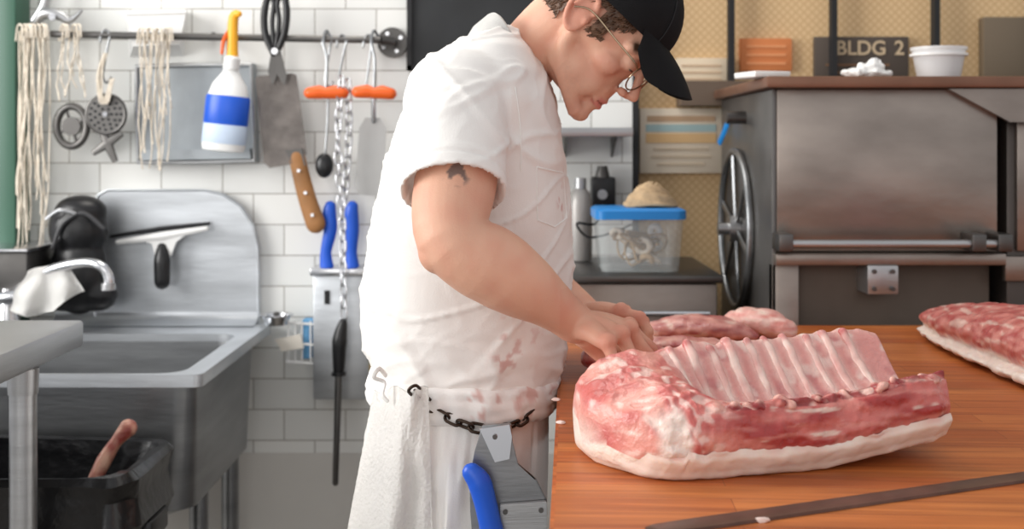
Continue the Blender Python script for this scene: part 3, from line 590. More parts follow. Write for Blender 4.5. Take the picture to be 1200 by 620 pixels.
for sx in (-1, 1):
    b = B(); tube(b, sm([P(322+sx*2, 62, 2.848+sx*.004), P(322+sx*11, 40, 2.848), P(323+sx*13, 14, 2.848), P(324+sx*8, -8, 2.848), P(323+sx*2, 4, 2.848), P(323+sx*4, 26, 2.848), P(322+sx*1, 58, 2.848)], 5), [.008, .009, .009, .008, .006, .006, .006], 10, True); obj('handle', b, blackp, t)
    b = B(); plate(b, [(320-sx*2, 58), (325-sx*3, 56), (330-sx*6, 90), (326-sx*7, 100), (318-sx*4, 84)], 2.848+sx*.004, .004); obj('blade', b, steeld, t)
b = B(); disc(b, P(322, 60, 2.838), (0, 1, 0), .008, .008, 14); obj('pivot_screw', b, steelp, t)
t = thing('cleaver', 'heavy stained steel cleaver with worn wooden handle hanging tilted', 'cleaver', P(345, 265, 2.88))
b = B(); plate(b, [(299, 92), (302, 89), (343, 86), (347, 88), (359, 180), (352, 190), (316, 197), (309, 190)], 2.872, .006); obj('blade', b, oldst, t)
b = B(); plate(b, [(334, 176), (354, 174), (358, 194), (344, 197)], 2.866, .016); obj('bolster', b, steeld, t)
b = B(); tube(b, sm([P(348, 184, 2.875), P(354, 210, 2.875), P(361, 236, 2.875), P(370, 262, 2.875)], 5), [.020, .021, .022, .024], 16, True, flat=.6, flatdir=(0, 1, 0)); hh = obj('handle', b, woodh, t)
for x, y in ((350, 200), (358, 226), (366, 252)): b = B(); disc(b, P(x, y, 2.86), (0, 1, 0), .004, .006, 10); obj('rivet', b, steelp, hh)
for k, px in enumerate((382, 438)):
    t = thing('boning_hook', ['orange handled boning hook left of the chain', 'orange handled boning hook right of the chain'][k], 'hook', P(px, 118, 2.84))
    b = B(); tube(b, [P(px-19, 109-k, 2.835), P(px-8, 108-k, 2.835), P(px, 109, 2.835), P(px+10, 108, 2.835), P(px+20, 109+k, 2.835)], [.014, .0165, .0135, .0165, .014], 14, True); obj('handle', b, orangep, t)
    b = B(); tube(b, sm([P(px, 104, 2.835), P(px+1, 70, 2.835), P(px-3, 50, 2.84), P(px, 36, 2.858), P(px+6, 44, 2.87)], 5), .0035, 8, True); obj('steel_hook', b, steelm, t)
def link_mesh(L, W, r):
    b = B(); pts = []
    for k in range(20):
        a_ = 2*math.pi*k/20; pts.append(Vector((W*math.cos(a_), 0, (L-W)*(1 if math.sin(a_) > 0 else -1)*(1 if abs(math.sin(a_)) > .01 else 0)+W*math.sin(a_))))
    tube(b, pts, r, 8, loop=True); me = bpy.data.meshes.new('link'); bmesh.ops.recalc_face_normals(b, faces=b.faces); b.to_mesh(me); b.free(); me.shade_smooth(); return me
def chain(name, label, path, L, W, r, m):
    pts = sm(path, 12); t = thing(name, label, 'chain', min(pts, key=lambda p: p.z)); me = link_mesh(L, W, r); me.materials.append(m)
    step = (L-r)*2*.92; acc = 0; k = 0; base = wl(t)
    for i in range(len(pts)-1):
        d = (pts[i+1]-pts[i]).length
        while acc < d:
            p = pts[i].lerp(pts[i+1], acc/d); dr = (pts[i+1]-pts[i]).normalized()
            o = bpy.data.objects.new('link', me); COL.objects.link(o); o.parent = t; o.location = p-base
            q = dr.to_track_quat('Z', 'Y'); o.rotation_mode = 'QUATERNION'
            o.rotation_quaternion = q @ Quaternion((0, 0, 1), (math.pi/4 if k % 2 else -math.pi/4)); k += 1; acc += step
        acc -= d
chain('steel_chain', 'long bright steel chain hanging to the black sharpening steel', [P(400, 96, 2.83), P(396, 170, 2.83), P(401, 260, 2.82), P(403, 374, 2.80)], .0165, .0085, .0024, steelp)
chain('steel_chain', 'short bright chain hanging beside the long chain', [P(408, 100, 2.845), P(409, 160, 2.845), P(404, 232, 2.845)], .0165, .0085, .0024, steelp)
t = thing('bench_scraper', 'pale translucent plastic scraper hung beside the chains', 'scraper', P(433, 228, 2.88))
b = B(); plate(b, [(421, 150), (428, 138), (446, 138), (452, 150), (450, 222), (444, 230), (420, 228), (416, 220)], 2.875, .006); obj('blade', b, mat('scraper_grey', S(196, 196, 194), .3, 0, alpha=.85), t)
b = B(); tube(b, [P(438, 142, 2.874), P(438, 112, 2.86)], .006, 10, True); obj('hanger', b, steelp, t)
t = thing('small_ladle', 'small black cup ladle hung between cleaver and chain', 'ladle', P(382, 210, 2.86))
b = B(); ell(b, P(380, 194, 2.87), (.022, .016, .03)); obj('cup', b, blackp, t)
b = B(); tube(b, sm([P(381, 180, 2.865), P(384, 140, 2.862), P(384, 100, 2.858)], 4), .003, 8, True); obj('rod', b, steelm, t)
t = thing('knife_holder', 'stainless wall knife holder box holding two blue handled knives', 'knife holder', P(398, 470, 2.88))
b = B(); bx(b, P(367, 0, 2.86).x, P(431, 0, 2.86).x, 2.855, 2.95, P(0, 468, 2.86).z, P(0, 322, 2.86).z, .004); obj('box', b, steelw, t)
b = B(); bx(b, P(364, 0, 2.86).x, P(434, 0, 2.86).x, 2.845, 2.95, P(0, 323, 2.86).z, P(0, 314, 2.86).z, .003); obj('top_rim', b, steelp, t)
b = B(); bx(b, P(380, 0, 2.85).x, P(386, 0, 2.85).x, 2.851, 2.856, P(0, 356, 2.86).z, P(0, 340, 2.86).z); obj('slot', b, blackm, t)
for k, (x0, x1) in enumerate(((386, 383), (412, 413))):
    t = thing('boning_knife', ['blue handled knife in the left slot of the steel holder', 'blue handled knife in the right slot of the steel holder'][k], 'knife', P(x1, 318, 2.89), 'knives in the wall holder')
    b = B(); tube(b, sm([P(x1, 312, 2.89), P(x1-1, 295, 2.89), P(x0+1, 270, 2.89), P(x0, 250, 2.89), P(x0+1, 242, 2.89)], 5), [.017, .0135, .0165, .017, .014], 14, True, flat=.7, flatdir=(0, 1, 0)); obj('handle', b, bluep, t)
    b = B(); plate(b, [(x1-5, 308), (x1+5, 308), (x1+4, 330), (x1-1, 334)], 2.889, .003); obj('blade', b, steelp, t)
t = thing('honing_steel', 'black handled sharpening steel hanging at the end of chain', 'honing steel', P(396, 566, 2.79))
b = B(); tube(b, sm([P(402, 378, 2.79), P(398, 400, 2.79), P(397, 436, 2.79)], 5), [.010, .018, .013], 16, True); obj('handle', b, blackp, t)
b = B(); tube(b, [P(397, 436, 2.79), P(393, 566, 2.79)], [.0085, .007], 12, True); obj('rod', b, steeld, t)
b = B(); disc(b, P(397, 438, 2.79), (0, 0, 1), .017, .008, 20); obj('guard', b, blackp, t)
t = thing('wire_rack', 'small white wire soap rack on the tile beside knife holder', 'rack', P(352, 432, 2.92))
b = B()
for y in (378, 402, 424): tube(b, [P(336, y, 2.95), P(336, y, 2.87), P(366, y+2, 2.87), P(366, y+2, 2.95)], .0028, 6)
for x in (338, 346, 354, 364): tube(b, [P(x, 376, 2.87), P(x, 426, 2.87)], .0022, 6)
obj('wire_frame', b, whitep, t)
b = B(); bx(b, P(354, 0, 2.9).x, P(367, 0, 2.9).x, 2.885, 2.93, P(0, 420, 2.9).z, P(0, 374, 2.9).z, .006); tag(obj('sponge', b, mat('sponge_blue', S(110, 170, 215), .8, 0, .2, 60, .5, 150)), 'light blue sponge in the small wire rack', 'sponge')
b = B(); plate(b, [(322, 398), (352, 392), (356, 408), (330, 412)], 2.862, .005); tag(obj('small_card', b, paper), 'little white card clipped on the wire rack', 'card')
b = B(); bx(b, P(424, 0, 2.92).x, P(440, 0, 2.92).x, 2.955-.05, 2.95, P(0, 436, 2.92).z, P(0, 404, 2.92).z, .006); tag(obj('scrub_pad', b, mat('pad_yellow', S(226, 190, 80), .8, 0, .2, 60, .5, 150)), 'yellow scrub pad between knife holder and man', 'pad')

# ================================================================ SINK
t = thing('wall_sink', 'deep stainless wall sink with high rounded backsplash', 'sink', (-.95, 2.6, 0))
SX0, SX1, SY0, SY1, SZ = -1.40, -.588, 2.262, 2.93, .905
def frame_ring(b, x0, x1, y0, y1, X0_, X1_, Y0_, Y1_, z0, z1):
    o = rr(x0, x1, y0, y1, .02, 0); i = rr(X0_, X1_, Y0_, Y1_, .05, 0)
    def zz(r, z): return [Vector((p.x, p.y, z)) for p in r]
    loft(b, [zz(o, z0), zz(o, z1), zz(i, z1-.006), zz(i, z0)], cap=False)
b = B(); frame_ring(b, SX0, SX1, SY0, SY1, SX0+.08, SX1-.05, SY0+.045, SY1-.14, SZ-.024, SZ); obj('rim', b, steelw, t)
b = B(); i0 = rr(SX0+.078, SX1-.048, SY0+.043, SY1-.138, .05, SZ-.012); i1 = rr(SX0+.09, SX1-.06, SY0+.055, SY1-.15, .06, SZ-.25); i2 = rr(SX0+.13, SX1-.1, SY0+.1, SY1-.2, .06, SZ-.265)
loft(b, [i0, i1, i2], cap=False); loft(b, [i2, [p+Vector((0, 0, -.004)) for p in i2]]); obj('basin', b, steelm, t)
b = B(); loft(b, [rr(SX0+.05, SX1-.02, SY0+.025, SY1-.1, .04, SZ-.024), rr(SX0+.06, SX1-.03, SY0+.035, SY1-.1, .05, SZ-.27), rr(SX0+.1, SX1-.07, SY0+.07, SY1-.13, .05, SZ-.29)], cap=False); obj('outer_tub', b, steelm, t)
pts = [(112, 392), (110, 240), (116, 228), (126, 223), (240, 223), (262, 228), (282, 242), (296, 264), (302, 290), (303, 392)]
b = B(); plate(b, pts, 2.925, .025); bs = obj('backsplash', b, steelw, t)
b = B(); tube(b, [P(x, y, 2.924) for x, y in pts], .003, 8); obj('edge_bead', b, steelw, bs)
b = B(); rngs = []
for k in range(9):
    a_ = math.radians(90*k/8); y = 2.925-.055*(1-math.cos(a_))*1.0; z = P(0, 366, 2.92).z-(P(0, 366, 2.92).z-SZ)*math.sin(a_)
    rngs.append([Vector((P(60, 0, 2.9).x, y, z)), Vector((P(300, 0, 2.9).x, y, z)), Vector((P(300, 0, 2.9).x, y+.004, z-.002)), Vector((P(60, 0, 2.9).x, y+.004, z-.002))])
loft(b, rngs); obj('cove', b, steelw, t)
for x, y in ((SX0+.12, SY0+.08), (SX1-.07, SY0+.25), (SX0+.12, SY1-.14), (SX1-.07, SY1-.14)):
    b = B(); tube(b, [(x, y, 0), (x, y, SZ-.27)], .02, 14); obj('leg', b, steelm, t)
b = B(); disc(b, (-1.0, 2.55, SZ-.262), (0, 0, 1), .04, .004, 24); obj('drain', b, steeld, t)
t = thing('drain_strainer', 'small round steel strainer cup on the back corner of sink', 'strainer', P(327, 378, 2.88))
b = B(); c = P(324, 0, 2.87); lathe(b, (c.x, 2.87, .907), (0, 0, 1), [(.02, 0), (.026, .002), (.034, .022), (.040, .024), (.040, .027), (.031, .025), (.022, .006), (.005, .006)]); obj('cup', b, steelp, t)
b = B(); disc(b, (c.x, 2.87, .925), (0, 0, 1), .007, .028, 12); obj('knob', b, steeld, t)
t = thing('squeegee', 'steel squeegee with black rubber blade and handle on backsplash', 'squeegee', P(190, 335, 2.9))
b = B(); tube(b, [P(131, 277, 2.905), P(188, 268, 2.905), P(244, 262, 2.905)], [.006, .009, .006], 8, True, flat=.7); obj('rubber_blade', b, blackp, t)
b = B(); tube(b, [P(138, 284, 2.888), P(190, 277, 2.888), P(242, 268, 2.888)], [.006, .011, .006], 8, True); plate(b, [(158, 279), (222, 271), (206, 284), (200, 300), (182, 301), (178, 286)], 2.883, .01); obj('clamp_body', b, whitep, t)
b = B(); tube(b, sm([P(190, 290, 2.885), P(190, 305, 2.88), P(190, 330, 2.88)], 5), [.012, .02, .019], 16, True, flat=.8, flatdir=(0, 1, 0)); obj('handle', b, blackp, t)
t = thing('black_caddy', 'glossy black rounded plastic jug leaning at the sink backsplash', 'jug', P(92, 370, 2.82))
b = B(); ell(b, P(93, 320, 2.84), (.068, .055, .10)); ell(b, P(92, 268, 2.84), (.07, .055, .075)); ell(b, P(95, 248, 2.84), (.062, .05, .04)); tube(b, [P(70, 345, 2.84), P(118, 345, 2.84)], .04, 16, True)
me = voxel(b, .005, 8); link('body', me, blackp, t, 0)
b = B(); tube(b, sm([P(62, 290, 2.785), P(74, 262, 2.78), P(98, 250, 2.782), P(122, 268, 2.785)], 6), .005, 8, True); obj('seam_band', b, mat('dark_grey_rubber', S(60, 60, 62), .5), t)
b = B(); tube(b, sm([P(54, 256, 2.79), P(70, 246, 2.775), P(88, 250, 2.775)], 6), .004, 8, True); obj('buckle_strap', b, steel, t)
t = thing('wall_faucet', 'chrome wall faucet with curved swan spout over the sink', 'faucet', P(15, 372, 2.7))
b = B(); tube(b, sm([P(8, 350, 2.7), P(28, 335, 2.62), P(60, 316, 2.58), P(98, 308, 2.56), P(118, 312, 2.55), P(127, 324, 2.55), P(127, 336, 2.55)], 6), [.013, .011, .0105, .0105, .0105, .011, .012], 16, False); obj('spout', b, steelp, t)
b = B(); tube(b, [P(10, 375, 2.7), P(10, 338, 2.7)], [.026, .016], 18); tube(b, [P(10, 352, 2.7), P(10, 352, 2.95)], .014, 14); obj('valve_body', b, steelp, t)
b = B(); disc(b, P(127, 336, 2.55), (0, 0, 1), .015, .014, 20); obj('aerator', b, steel, t)
b = B(); tube(b, [P(-6, 350, 2.62), P(18, 348, 2.62)], [.012, .016], 12, True); obj('lever', b, steelp, t)
b = B(); g = []
for i in range(41):
    row = []
    for j in range(41):
        u, v = i/40, j/40
        if v < .35:
            w = (.35-v)/.35; px = 32+46*u; py = 322-12*u+30*w; Y = 2.60+.02*w
        else:
            w = (v-.35)/.65; px = (32+46*u)*(1-w)+(10+88*u)*w; py = 320-12*u+w*(50+6*math.sin(u*5)-14*abs(u-.45)); Y = 2.58-.035*math.sin(w*1.5)+.016*w*math.sin(u*13+w*2)
        q = P(px, py, Y); row.append(q+Vector((nz(q, 18), nz(q, 22), nz(q+Vector((3, 0, 0)), 18)))*.012)
    g.append(row)
loft(b, g, cap=False, closed=False); bmesh.ops.solidify(b, geom=list(b.faces), thickness=.003); tag(obj('draped_cloth', b, clothw), 'crumpled white cleaning cloth draped over the faucet spout', 'cloth')
t = thing('steel_ledge', 'dark steel splash box at left edge above the faucet', 'box', P(15, 345, 2.78))
b = B(); bx(b, -1.32, P(42, 0, 2.75).x, 2.7, 2.95, P(0, 340, 2.78).z, P(0, 292, 2.78).z, .005); obj('body', b, steeld, t)
b = B(); bx(b, -1.33, P(44, 0, 2.75).x, 2.69, 2.95, P(0, 292, 2.78).z, P(0, 288, 2.78).z, .002); obj('top_edge', b, steelp, t)
t = thing('prep_table', 'stainless prep table corner at the lower left', 'table', (-1.1, 1.85, 0))
TX, TY0, TY1, TZ = -.734, 1.3, 2.05, 1.04
b = B(); bx(b, -1.6, TX, TY0, TY1, TZ-.045, TZ, .006); obj('tabletop', b, steel, t)
for x, y in ((-.757, 1.85), (-1.55, 1.98), (-1.55, 1.36), (-.757, 1.36)):
    b = B(); tube(b, [(x, y, .03), (x, y, TZ-.045)], .0205, 20); lg = obj('leg', b, steel, t)
    b = B(); tube(b, [(x, y, 0), (x, y, .05)], [.016, .024], 16); obj('foot', b, steeld, lg)
    b = B(); tube(b, [(x, y, TZ-.085), (x, y, TZ-.046)], [.0225, .024], 18); obj('socket', b, steel, lg)
t = thing('rubbish_bin', 'black rubbish bin with glossy liner below the sink', 'bin', (-.9, 2.1, 0))
bx0, bx1, by0, by1 = -1.14, -.63, 1.935, 2.235
b = B(); loft(b, [rr(bx0+.05, bx1-.05, by0+.03, by1-.03, .06, .01), rr(bx0+.006, bx1-.006, by0+.006, by1-.006, .07, .76)], cap=False); loft(b, [rr(bx0+.05, bx1-.05, by0+.03, by1-.03, .06, .0), rr(bx0+.05, bx1-.05, by0+.03, by1-.03, .06, .012)]); obj('bin_body', b, blackp, t)
b = B(); rg = []
for dr, z in ((-.003, .66), (.006, .70), (.004, .75), (.008, .785), (0, .798), (-.014, .795), (-.02, .76), (-.03, .68), (-.06, .62)):
    r0 = rr(bx0-dr, bx1+dr, by0-dr, by1+dr, .07, z, 14); rg.append([p+Vector((nz(p, 22), nz(p+Vector((5, 0, 0)), 22), nz(p+Vector((0, 5, 0)), 14)))*.014 for p in r0])
rg.append([Vector(((p.x+.885)*.5-.885, (p.y-2.085)*.5+2.085, .6)) for p in rg[-1]])
loft(b, rg, cap=True); obj('liner', b, binbag, t)
b = B(); bx(b, bx1-.012, bx1+.018, 2.03, 2.13, .66, .70, .006); obj('handle', b, blackp, t)
b = B(); tube(b, sm([P(108, 568, 2.1), P(122, 540, 2.12), P(136, 518, 2.13), P(150, 502, 2.14)], 6), [.012, .014, .011, .017], 14, True); me = voxel(b, .003, 2)
paint(me, lambda c: mixc(S(150, 70, 60), S(216, 170, 146), nz(c, 60)+.5)); tag(link('meat_bone', me, meatm, None, 0), 'reddish trimmed bone sticking out of the black bin', 'bone')

# ================================================================ MAN
man = thing('person', 'man in white short sleeve shirt and black cap bending over the meat', 'person', (-.06, 1.75, 0))
YC = 1.75
R = Matrix.Rotation(math.radians(-16), 4, 'Z') @ Matrix.Rotation(math.radians(48), 4, 'Y') @ Matrix.Rotation(math.radians(-3), 4, 'X')
ear = P(681, 13, 1.64); off = R @ Vector((-.012, -.070, 0)); HO = ear-off; HM = Matrix.Translation(HO) @ R; HMI = HM.inverted()
h = B()
ell(h, (-.004, 0, .030), (.095, .071, .086)); ell(h, (.032, 0, .0), (.060, .053, .060)); ell(h, (.042, 0, -.036), (.046, .040, .052)); ell(h, (.05, 0, .045), (.045, .055, .04))
for s in (-1, 1):
    tube(h, [(-.004, s*.051, -.026), (.0, s*.049, -.048), (.028, s*.038, -.080), (.072, s*.012, -.102)], [.013, .012, .011, .012], 14, True)
    ell(h, (.056, s*.038, -.022), (.024, .016, .018)); ell(h, (.0795, s*.030, .0), .0130)
    tube(h, [(.068, s*.049, .015), (.088, s*.031, .023), (.094, s*.012, .020)], .008, 12, True)
    ell(h, (.0995, s*.0095, -.036), (.0085, .006, .0065)); ell(h, (.052, s*.026, -.056), (.028, .015, .030))
    tube(h, sm([(.006, s*.072, .010), (-.002, s*.077, .026), (-.016, s*.082, .031), (-.029, s*.085, .018), (-.027, s*.082, -.006), (-.016, s*.076, -.024), (-.004, s*.072, -.026), (.004, s*.070, -.012)], 5), [.004, .004, .0045, .0045, .004, .0045, .0055, .003], 10, True)
    ell(h, (-.012, s*.072, 0), (.016, .006, .026)); ell(h, (.003, s*.072, -.004), (.005, .006, .007))
    ell(h, (.020, s*.030, -.058), (.040, .020, .030))
ell(h, (.03, 0, -.078), (.046, .034, .022)); ell(h, (.076, 0, -.100), (.0165, .018, .014)); tube(h, [(.078, 0, -.10), (.0785, 0, -.083)], [.012, .0115], 14, True)
tube(h, sm([(.089, 0, .018), (.0975, 0, .0), (.107, 0, -.016), (.1145, 0, -.029)], 4), [.0065, .0062, .0068, .0080], 14, True); ell(h, (.103, 0, -.036), (.010, .006, .005))
ell(h, (.076, 0, -.055), (.0165, .026, .022)); tube(h, [(.0845, 0, -.042), (.0845, 0, -.058)], .0085, 12, True)
tube(h, sm([(.081, -.021, -.068), (.089, -.011, -.0635), (.0925, 0, -.0635), (.089, .011, -.0635), (.081, .021, -.068)], 4), [.0025, .0038, .0042, .0038, .0025], 10, True)
tube(h, sm([(.081, -.019, -.0705), (.088, -.010, -.0745), (.091, 0, -.0755), (.088, .010, -.0745), (.081, .019, -.0705)], 4), [.0025, .0042, .0048, .0042, .0025], 10, True)
body = B(); merge(body, h, HM)
nb = P(590, 108, YC); tube(body, sm([nb, P(614, 72, YC), HM @ Vector((-.036, 0, -.034)), HM @ Vector((-.02, 0, .0))], 6), [.056, .050, .050, .053], 28, True)
for py, x0, x1, hw in ((132, 505, 615, .11), (180, 470, 645, .15), (260, 450, 655, .14), (340, 445, 650, .135), (420, 450, 642, .135), (500, 455, 635, .145)):
    a_ = P(x0, py, YC); c_ = P(x1, py, YC); ell(body, ((a_.x+c_.x)/2, YC, a_.z), ((c_.x-a_.x)/2, hw, .08 if py == 132 else .09))
for s in (-1, 1): tube(body, [(-.07, YC+s*.09, .88), (-.08, YC+s*.1, .5), (-.12, YC+s*.1, .07)], [.08, .055, .04], 18, True)
armR = sm([P(540, 150, 1.565), P(535, 205, 1.52), P(530, 278, 1.475), P(583, 315, 1.485), P(636, 350, 1.515), P(674, 379, 1.545)], 6)
tube(body, armR, [.045, .053, .0535, .0515, .0465, .0445, .0495, .0475, .0415, .033, .0275, .0265], 28, True)
ell(body, P(514, 293, 1.474), (.026, .030, .030)); ell(body, P(572, 298, 1.49), (.050, .036, .030), Matrix.Rotation(math.radians(32), 3, 'Y'))
tube(body, [P(575, 160, 1.70), P(545, 150, 1.59)], [.05, .045], 20, True); tube(body, [P(575, 160, 1.80), P(580, 145, 1.90)], [.05, .045], 20, True)
armL = sm([P(580, 145, 1.90), P(585, 210, 1.95), P(590, 290, 1.95), P(640, 335, 1.9), P(686, 370, 1.81)], 6)
tube(body, armL, [.045, .050, .046, .044, .036, .027], 24, True)
def hand(bm, W, KN, FG, TH, r=1.0):
    for k in KN: tube(bm, sm([W, W.lerp(k, .5)+Vector((0, 0, .004)), k], 4), [.024, .0175, .0115], 16, True, flat=.85)
    for i in range(3): tube(bm, [KN[i].lerp(W, .1), KN[i+1].lerp(W, .1)], .0100, 12, True)
    for i, (k, f) in enumerate(zip(KN, FG)):
        rr_ = [.0106, .0086, .0096, .0080, .0086, .0066] if i else [.0096, .0077, .0086, .0072, .0076, .006]
        pts = [k, k.lerp(f[0], .5), f[0], f[0].lerp(f[1], .5), f[1], f[2]]; tube(bm, pts, rr_, 14, True)
        ell(bm, k+Vector((.001, 0, .003)), .0116); ell(bm, f[0], .0097)
    tube(bm, sm(TH, 4), [.019, .0145, .0115, .0115, .009], 14, True)
W1 = P(674, 380, 1.545)
KN1 = [P(712, 403, 1.488), P(728, 393, 1.518), P(738, 387, 1.548), P(737, 384, 1.578)]
FG1 = [(P(722, 431, 1.476), P(710, 447, 1.482), P(697, 448, 1.495)), (P(744, 425, 1.511), P(735, 446, 1.517), P(720, 453, 1.522)), (P(759, 416, 1.547), P(754, 441, 1.550), P(739, 453, 1.552)), (P(763, 409, 1.582), P(768, 430, 1.582), P(757, 445, 1.58))]
hand(body, W1, KN1, FG1, [P(686, 392, 1.56), P(698, 408, 1.585), P(713, 424, 1.59), P(730, 438, 1.585)])
W2 = P(686, 370, 1.81)
KN2 = [P(723, 378, 1.775), P(729, 372, 1.752), P(731, 368, 1.728), P(727, 366, 1.703)]
FG2 = [(P(742, 390, 1.775), P(739, 406, 1.772), P(729, 412, 1.77)), (P(750, 382, 1.75), P(752, 401, 1.748), P(742, 411, 1.747)), (P(754, 377, 1.724), P(760, 396, 1.722), P(752, 409, 1.722)), (P(750, 372, 1.695), P(760, 388, 1.69), P(756, 402, 1.69))]
hand(body, W2, KN2, FG2, [P(692, 380, 1.79), P(702, 392, 1.745), P(716, 402, 1.71), P(732, 408, 1.70)])
me = voxel(body, .0026, 3)
bb = B(); bb.from_mesh(me); sel = []
for v in bb.verts:
    if v.co.z > 1.3:
        q = HMI @ v.co
        if q.x > -.02 and abs(q.y) < .066 and q.z < .03:
            ck = abs(q.y) > .021 and -.112 < q.z < -.014
            br_ = q.x < .07 and q.z < -.02
            if ck or br_: sel.append(v)
for _ in range(22): bmesh.ops.smooth_vert(bb, verts=sel, factor=.5, use_axis_x=True, use_axis_y=True, use_axis_z=True)
bb.to_mesh(me); bb.free()
sk = S(226, 178, 152); skr = S(208, 132, 112); skd = S(204, 152, 128); lip = S(204, 132, 120); brow = S(84, 58, 42)
kns = KN1+[f[0] for f in FG1]+[f[1] for f in FG1]+KN2+[f[0] for f in FG2]
tat = P(535, 203, 1.46); BR = [Vector((.074, -.048, .022)), Vector((.092, -.033, .030)), Vector((.098, -.014, .025))]
def skinc(c):
    k = mixc(sk, skd, nz(c, 9)*.7+.3); k = mixc(k, skr, (nz(c, 40)+.15)*.35)
    if c.z > 1.35:
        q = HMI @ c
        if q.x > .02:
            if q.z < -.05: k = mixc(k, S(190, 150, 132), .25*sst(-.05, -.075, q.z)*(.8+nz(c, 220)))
            dl = max(abs(q.z+.0695)/.0085, abs(q.y)/.020)
            if q.x > .078 and dl < 1.15: k = mixc(lip, k, sst(.7, 1.15, dl))
            if q.x > .078 and abs(q.z+.0692) < .0010 and abs(q.y) < .018: k = S(130, 72, 62)
            k = mixc(k, skr, .25*sst(.03, .008, (q-Vector((.112, 0, -.03))).length)); k = mixc(k, skr, .3*sst(.035, .01, (q-Vector((.066, -.046, -.03))).length))
            for s in (-1, 1):
                for i in range(2):
                    a_, d_ = BR[i].copy(), BR[i+1].copy(); a_.y *= -s; d_.y *= -s
                    w = d_-a_; tt = max(0, min(1, (q-a_).dot(w)/w.length_squared)); ds = (q-a_-w*tt).length
                    if ds < .0095: k = mixc(brow, k, sst(.005, .0095, ds+.002*nz(c, 300)))
        if abs(q.y) > .066 and -.04 < q.z < .045 and abs(q.x+.01) < .035: k = mixc(k, skr, .45)
    elif c.x > .06 and c.z < 1.16:
        d = min((c-kn).length for kn in kns); k = mixc(k, skr, .7*sst(.022, .006, d)); k = mixc(k, skr, .2)
    if (c-tat).length < .021 and c.y < 1.5:
        w = nz(c+Vector((2, 0, 0)), 80)+nz(c, 150)*.5; k = mixc(k, S(84, 80, 82), sst(-.02, .12, w)*.8*sst(.021, .012, (c-tat).length))
    return k
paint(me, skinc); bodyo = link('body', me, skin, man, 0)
for s in (-1, 1):
    b = B(); pts = [HM @ Vector((.0915-25*abs(a_)**2, s*.030+a_, -.006)) for a_ in (-.010, -.006, 0, .006, .010)]; tube(b, pts, .0012, 6); obj('eyelashes', b, hairm, man)
for f in FG1+FG2:
    n = (f[2]-f[0]).cross(Vector((0, 1, 0))).normalized()
    if n.dot(Vector((1, 0, 0))) < 0: n = -n
    p = f[2]+n*.0055; b = B(); ell(b, p, (.0045, .0042, .0016), n.to_track_quat('Z', 'Y').to_matrix(), 10, 8); obj('fingernail', b, mat('nail', S(232, 190, 170), .3), man)
b = B(); NU, NV = 110, 70; grid = {}
HR = (.099, .0745, .091)
for i in range(NU):
    for j in range(NV+1):
        u = 2*math.pi*i/NU; v = math.pi*j/NV; q = Vector((-.006+HR[0]*math.sin(v)*math.cos(u), HR[1]*math.sin(v)*math.sin(u), .026+HR[2]*math.cos(v)))
        q += (q-Vector((0, 0, .02))).normalized()*(nz(q, 60)*.002+nz(q, 160)*.001)
        grid[i, j] = q
def hk(q):
    j = .003*nz(q, 90)
    if q.z > .075: return False
    if q.x > .060+j: return False
    if q.x > .034+j: return q.z > .012+j+(q.x-.034)*.9
    if q.x > .014+j: return q.z > -.012+j
    if q.x > -.035: return q.z > .026+j
    return q.z > -.060+j*2
vm = {}
def gv(i, j):
    i %= NU
    if (i, j) not in vm: vm[i, j] = b.verts.new(HM @ grid[i, j])
    return vm[i, j]
for i in range(NU):
    for j in range(NV):
        c = (grid[i, j]+grid[(i+1) % NU, j]+grid[i, j+1]+grid[(i+1) % NU, j+1])/4
        if hk(c):
            try: b.faces.new((gv(i, j), gv(i+1, j), gv(i+1, j+1), gv(i, j+1)))
            except ValueError: pass
for k in range(5200):
    u = random.uniform(0, 2*math.pi); v = random.uniform(.9, 2.7); q = Vector((-.006+(HR[0]+.001)*math.sin(v)*math.cos(u), (HR[1]+.001)*math.sin(v)*math.sin(u), .026+(HR[2]+.001)*math.cos(v)))
    if not hk(q): continue
    n = (q-Vector((0, 0, .02))).normalized(); d = Vector((-.7, random.uniform(-.15, .15), -1)); d = (d-n*d.dot(n)).normalized(); l = random.uniform(.006, .011)
    tube(b, sm([HM @ (q-n*.002), HM @ (q+d*l*.5+n*.0012), HM @ (q+d*l+n*random.uniform(0, .001))], 3), [.0009, .0008, .0003], 4)
hair = obj('hair', b, hairm, man, sharp=0)
CC = Vector((-.004, 0, .042)); ca, cb_, cc_ = .105, .081, .089
TL = Matrix.Rotation(math.radians(-3), 4, 'Y')
CM = HM @ Matrix.Translation(CC) @ TL @ Matrix.Translation(-CC)
b = B(); rg = []
for k in range(15):
    th = math.radians(94-94*k/14*.985); rg.append([CM @ (CC+Vector((ca*math.sin(th)*math.cos(u), cb_*math.sin(th)*math.sin(u), cc_*math.cos(th)))) for u in [2*math.pi*i/48 for i in range(48)]])
loft(b, rg, cap=False); bmesh.ops.solidify(b, geom=list(b.faces), thickness=.002); cap = obj('cap_crown', b, capm, man, 'black cap crown')
b = B(); rg = []
for i in range(41):
    u = math.radians(-50+100*i/40); e = CC+Vector((ca*math.cos(u)*.99, cb_*math.sin(u)*.99, .004)); w = max(0, 1-(abs(u)/math.radians(50.5))**3.2)**.45
    row = []
    for j in range(9):
        f = j/8; yy = math.sin(u)/math.sin(math.radians(50))
        row.append(CM @ (e+Vector((.072*w*f, .006*yy*w*f, -.012*f*w-.036*(yy**2)*(f**.8)*min(1, w*1.6)-.014*f*f))))
    rg.append(row)
loft(b, rg, cap=False, closed=False); bmesh.ops.solidify(b, geom=list(b.faces), thickness=.0035); obj('cap_brim', b, capm, cap)
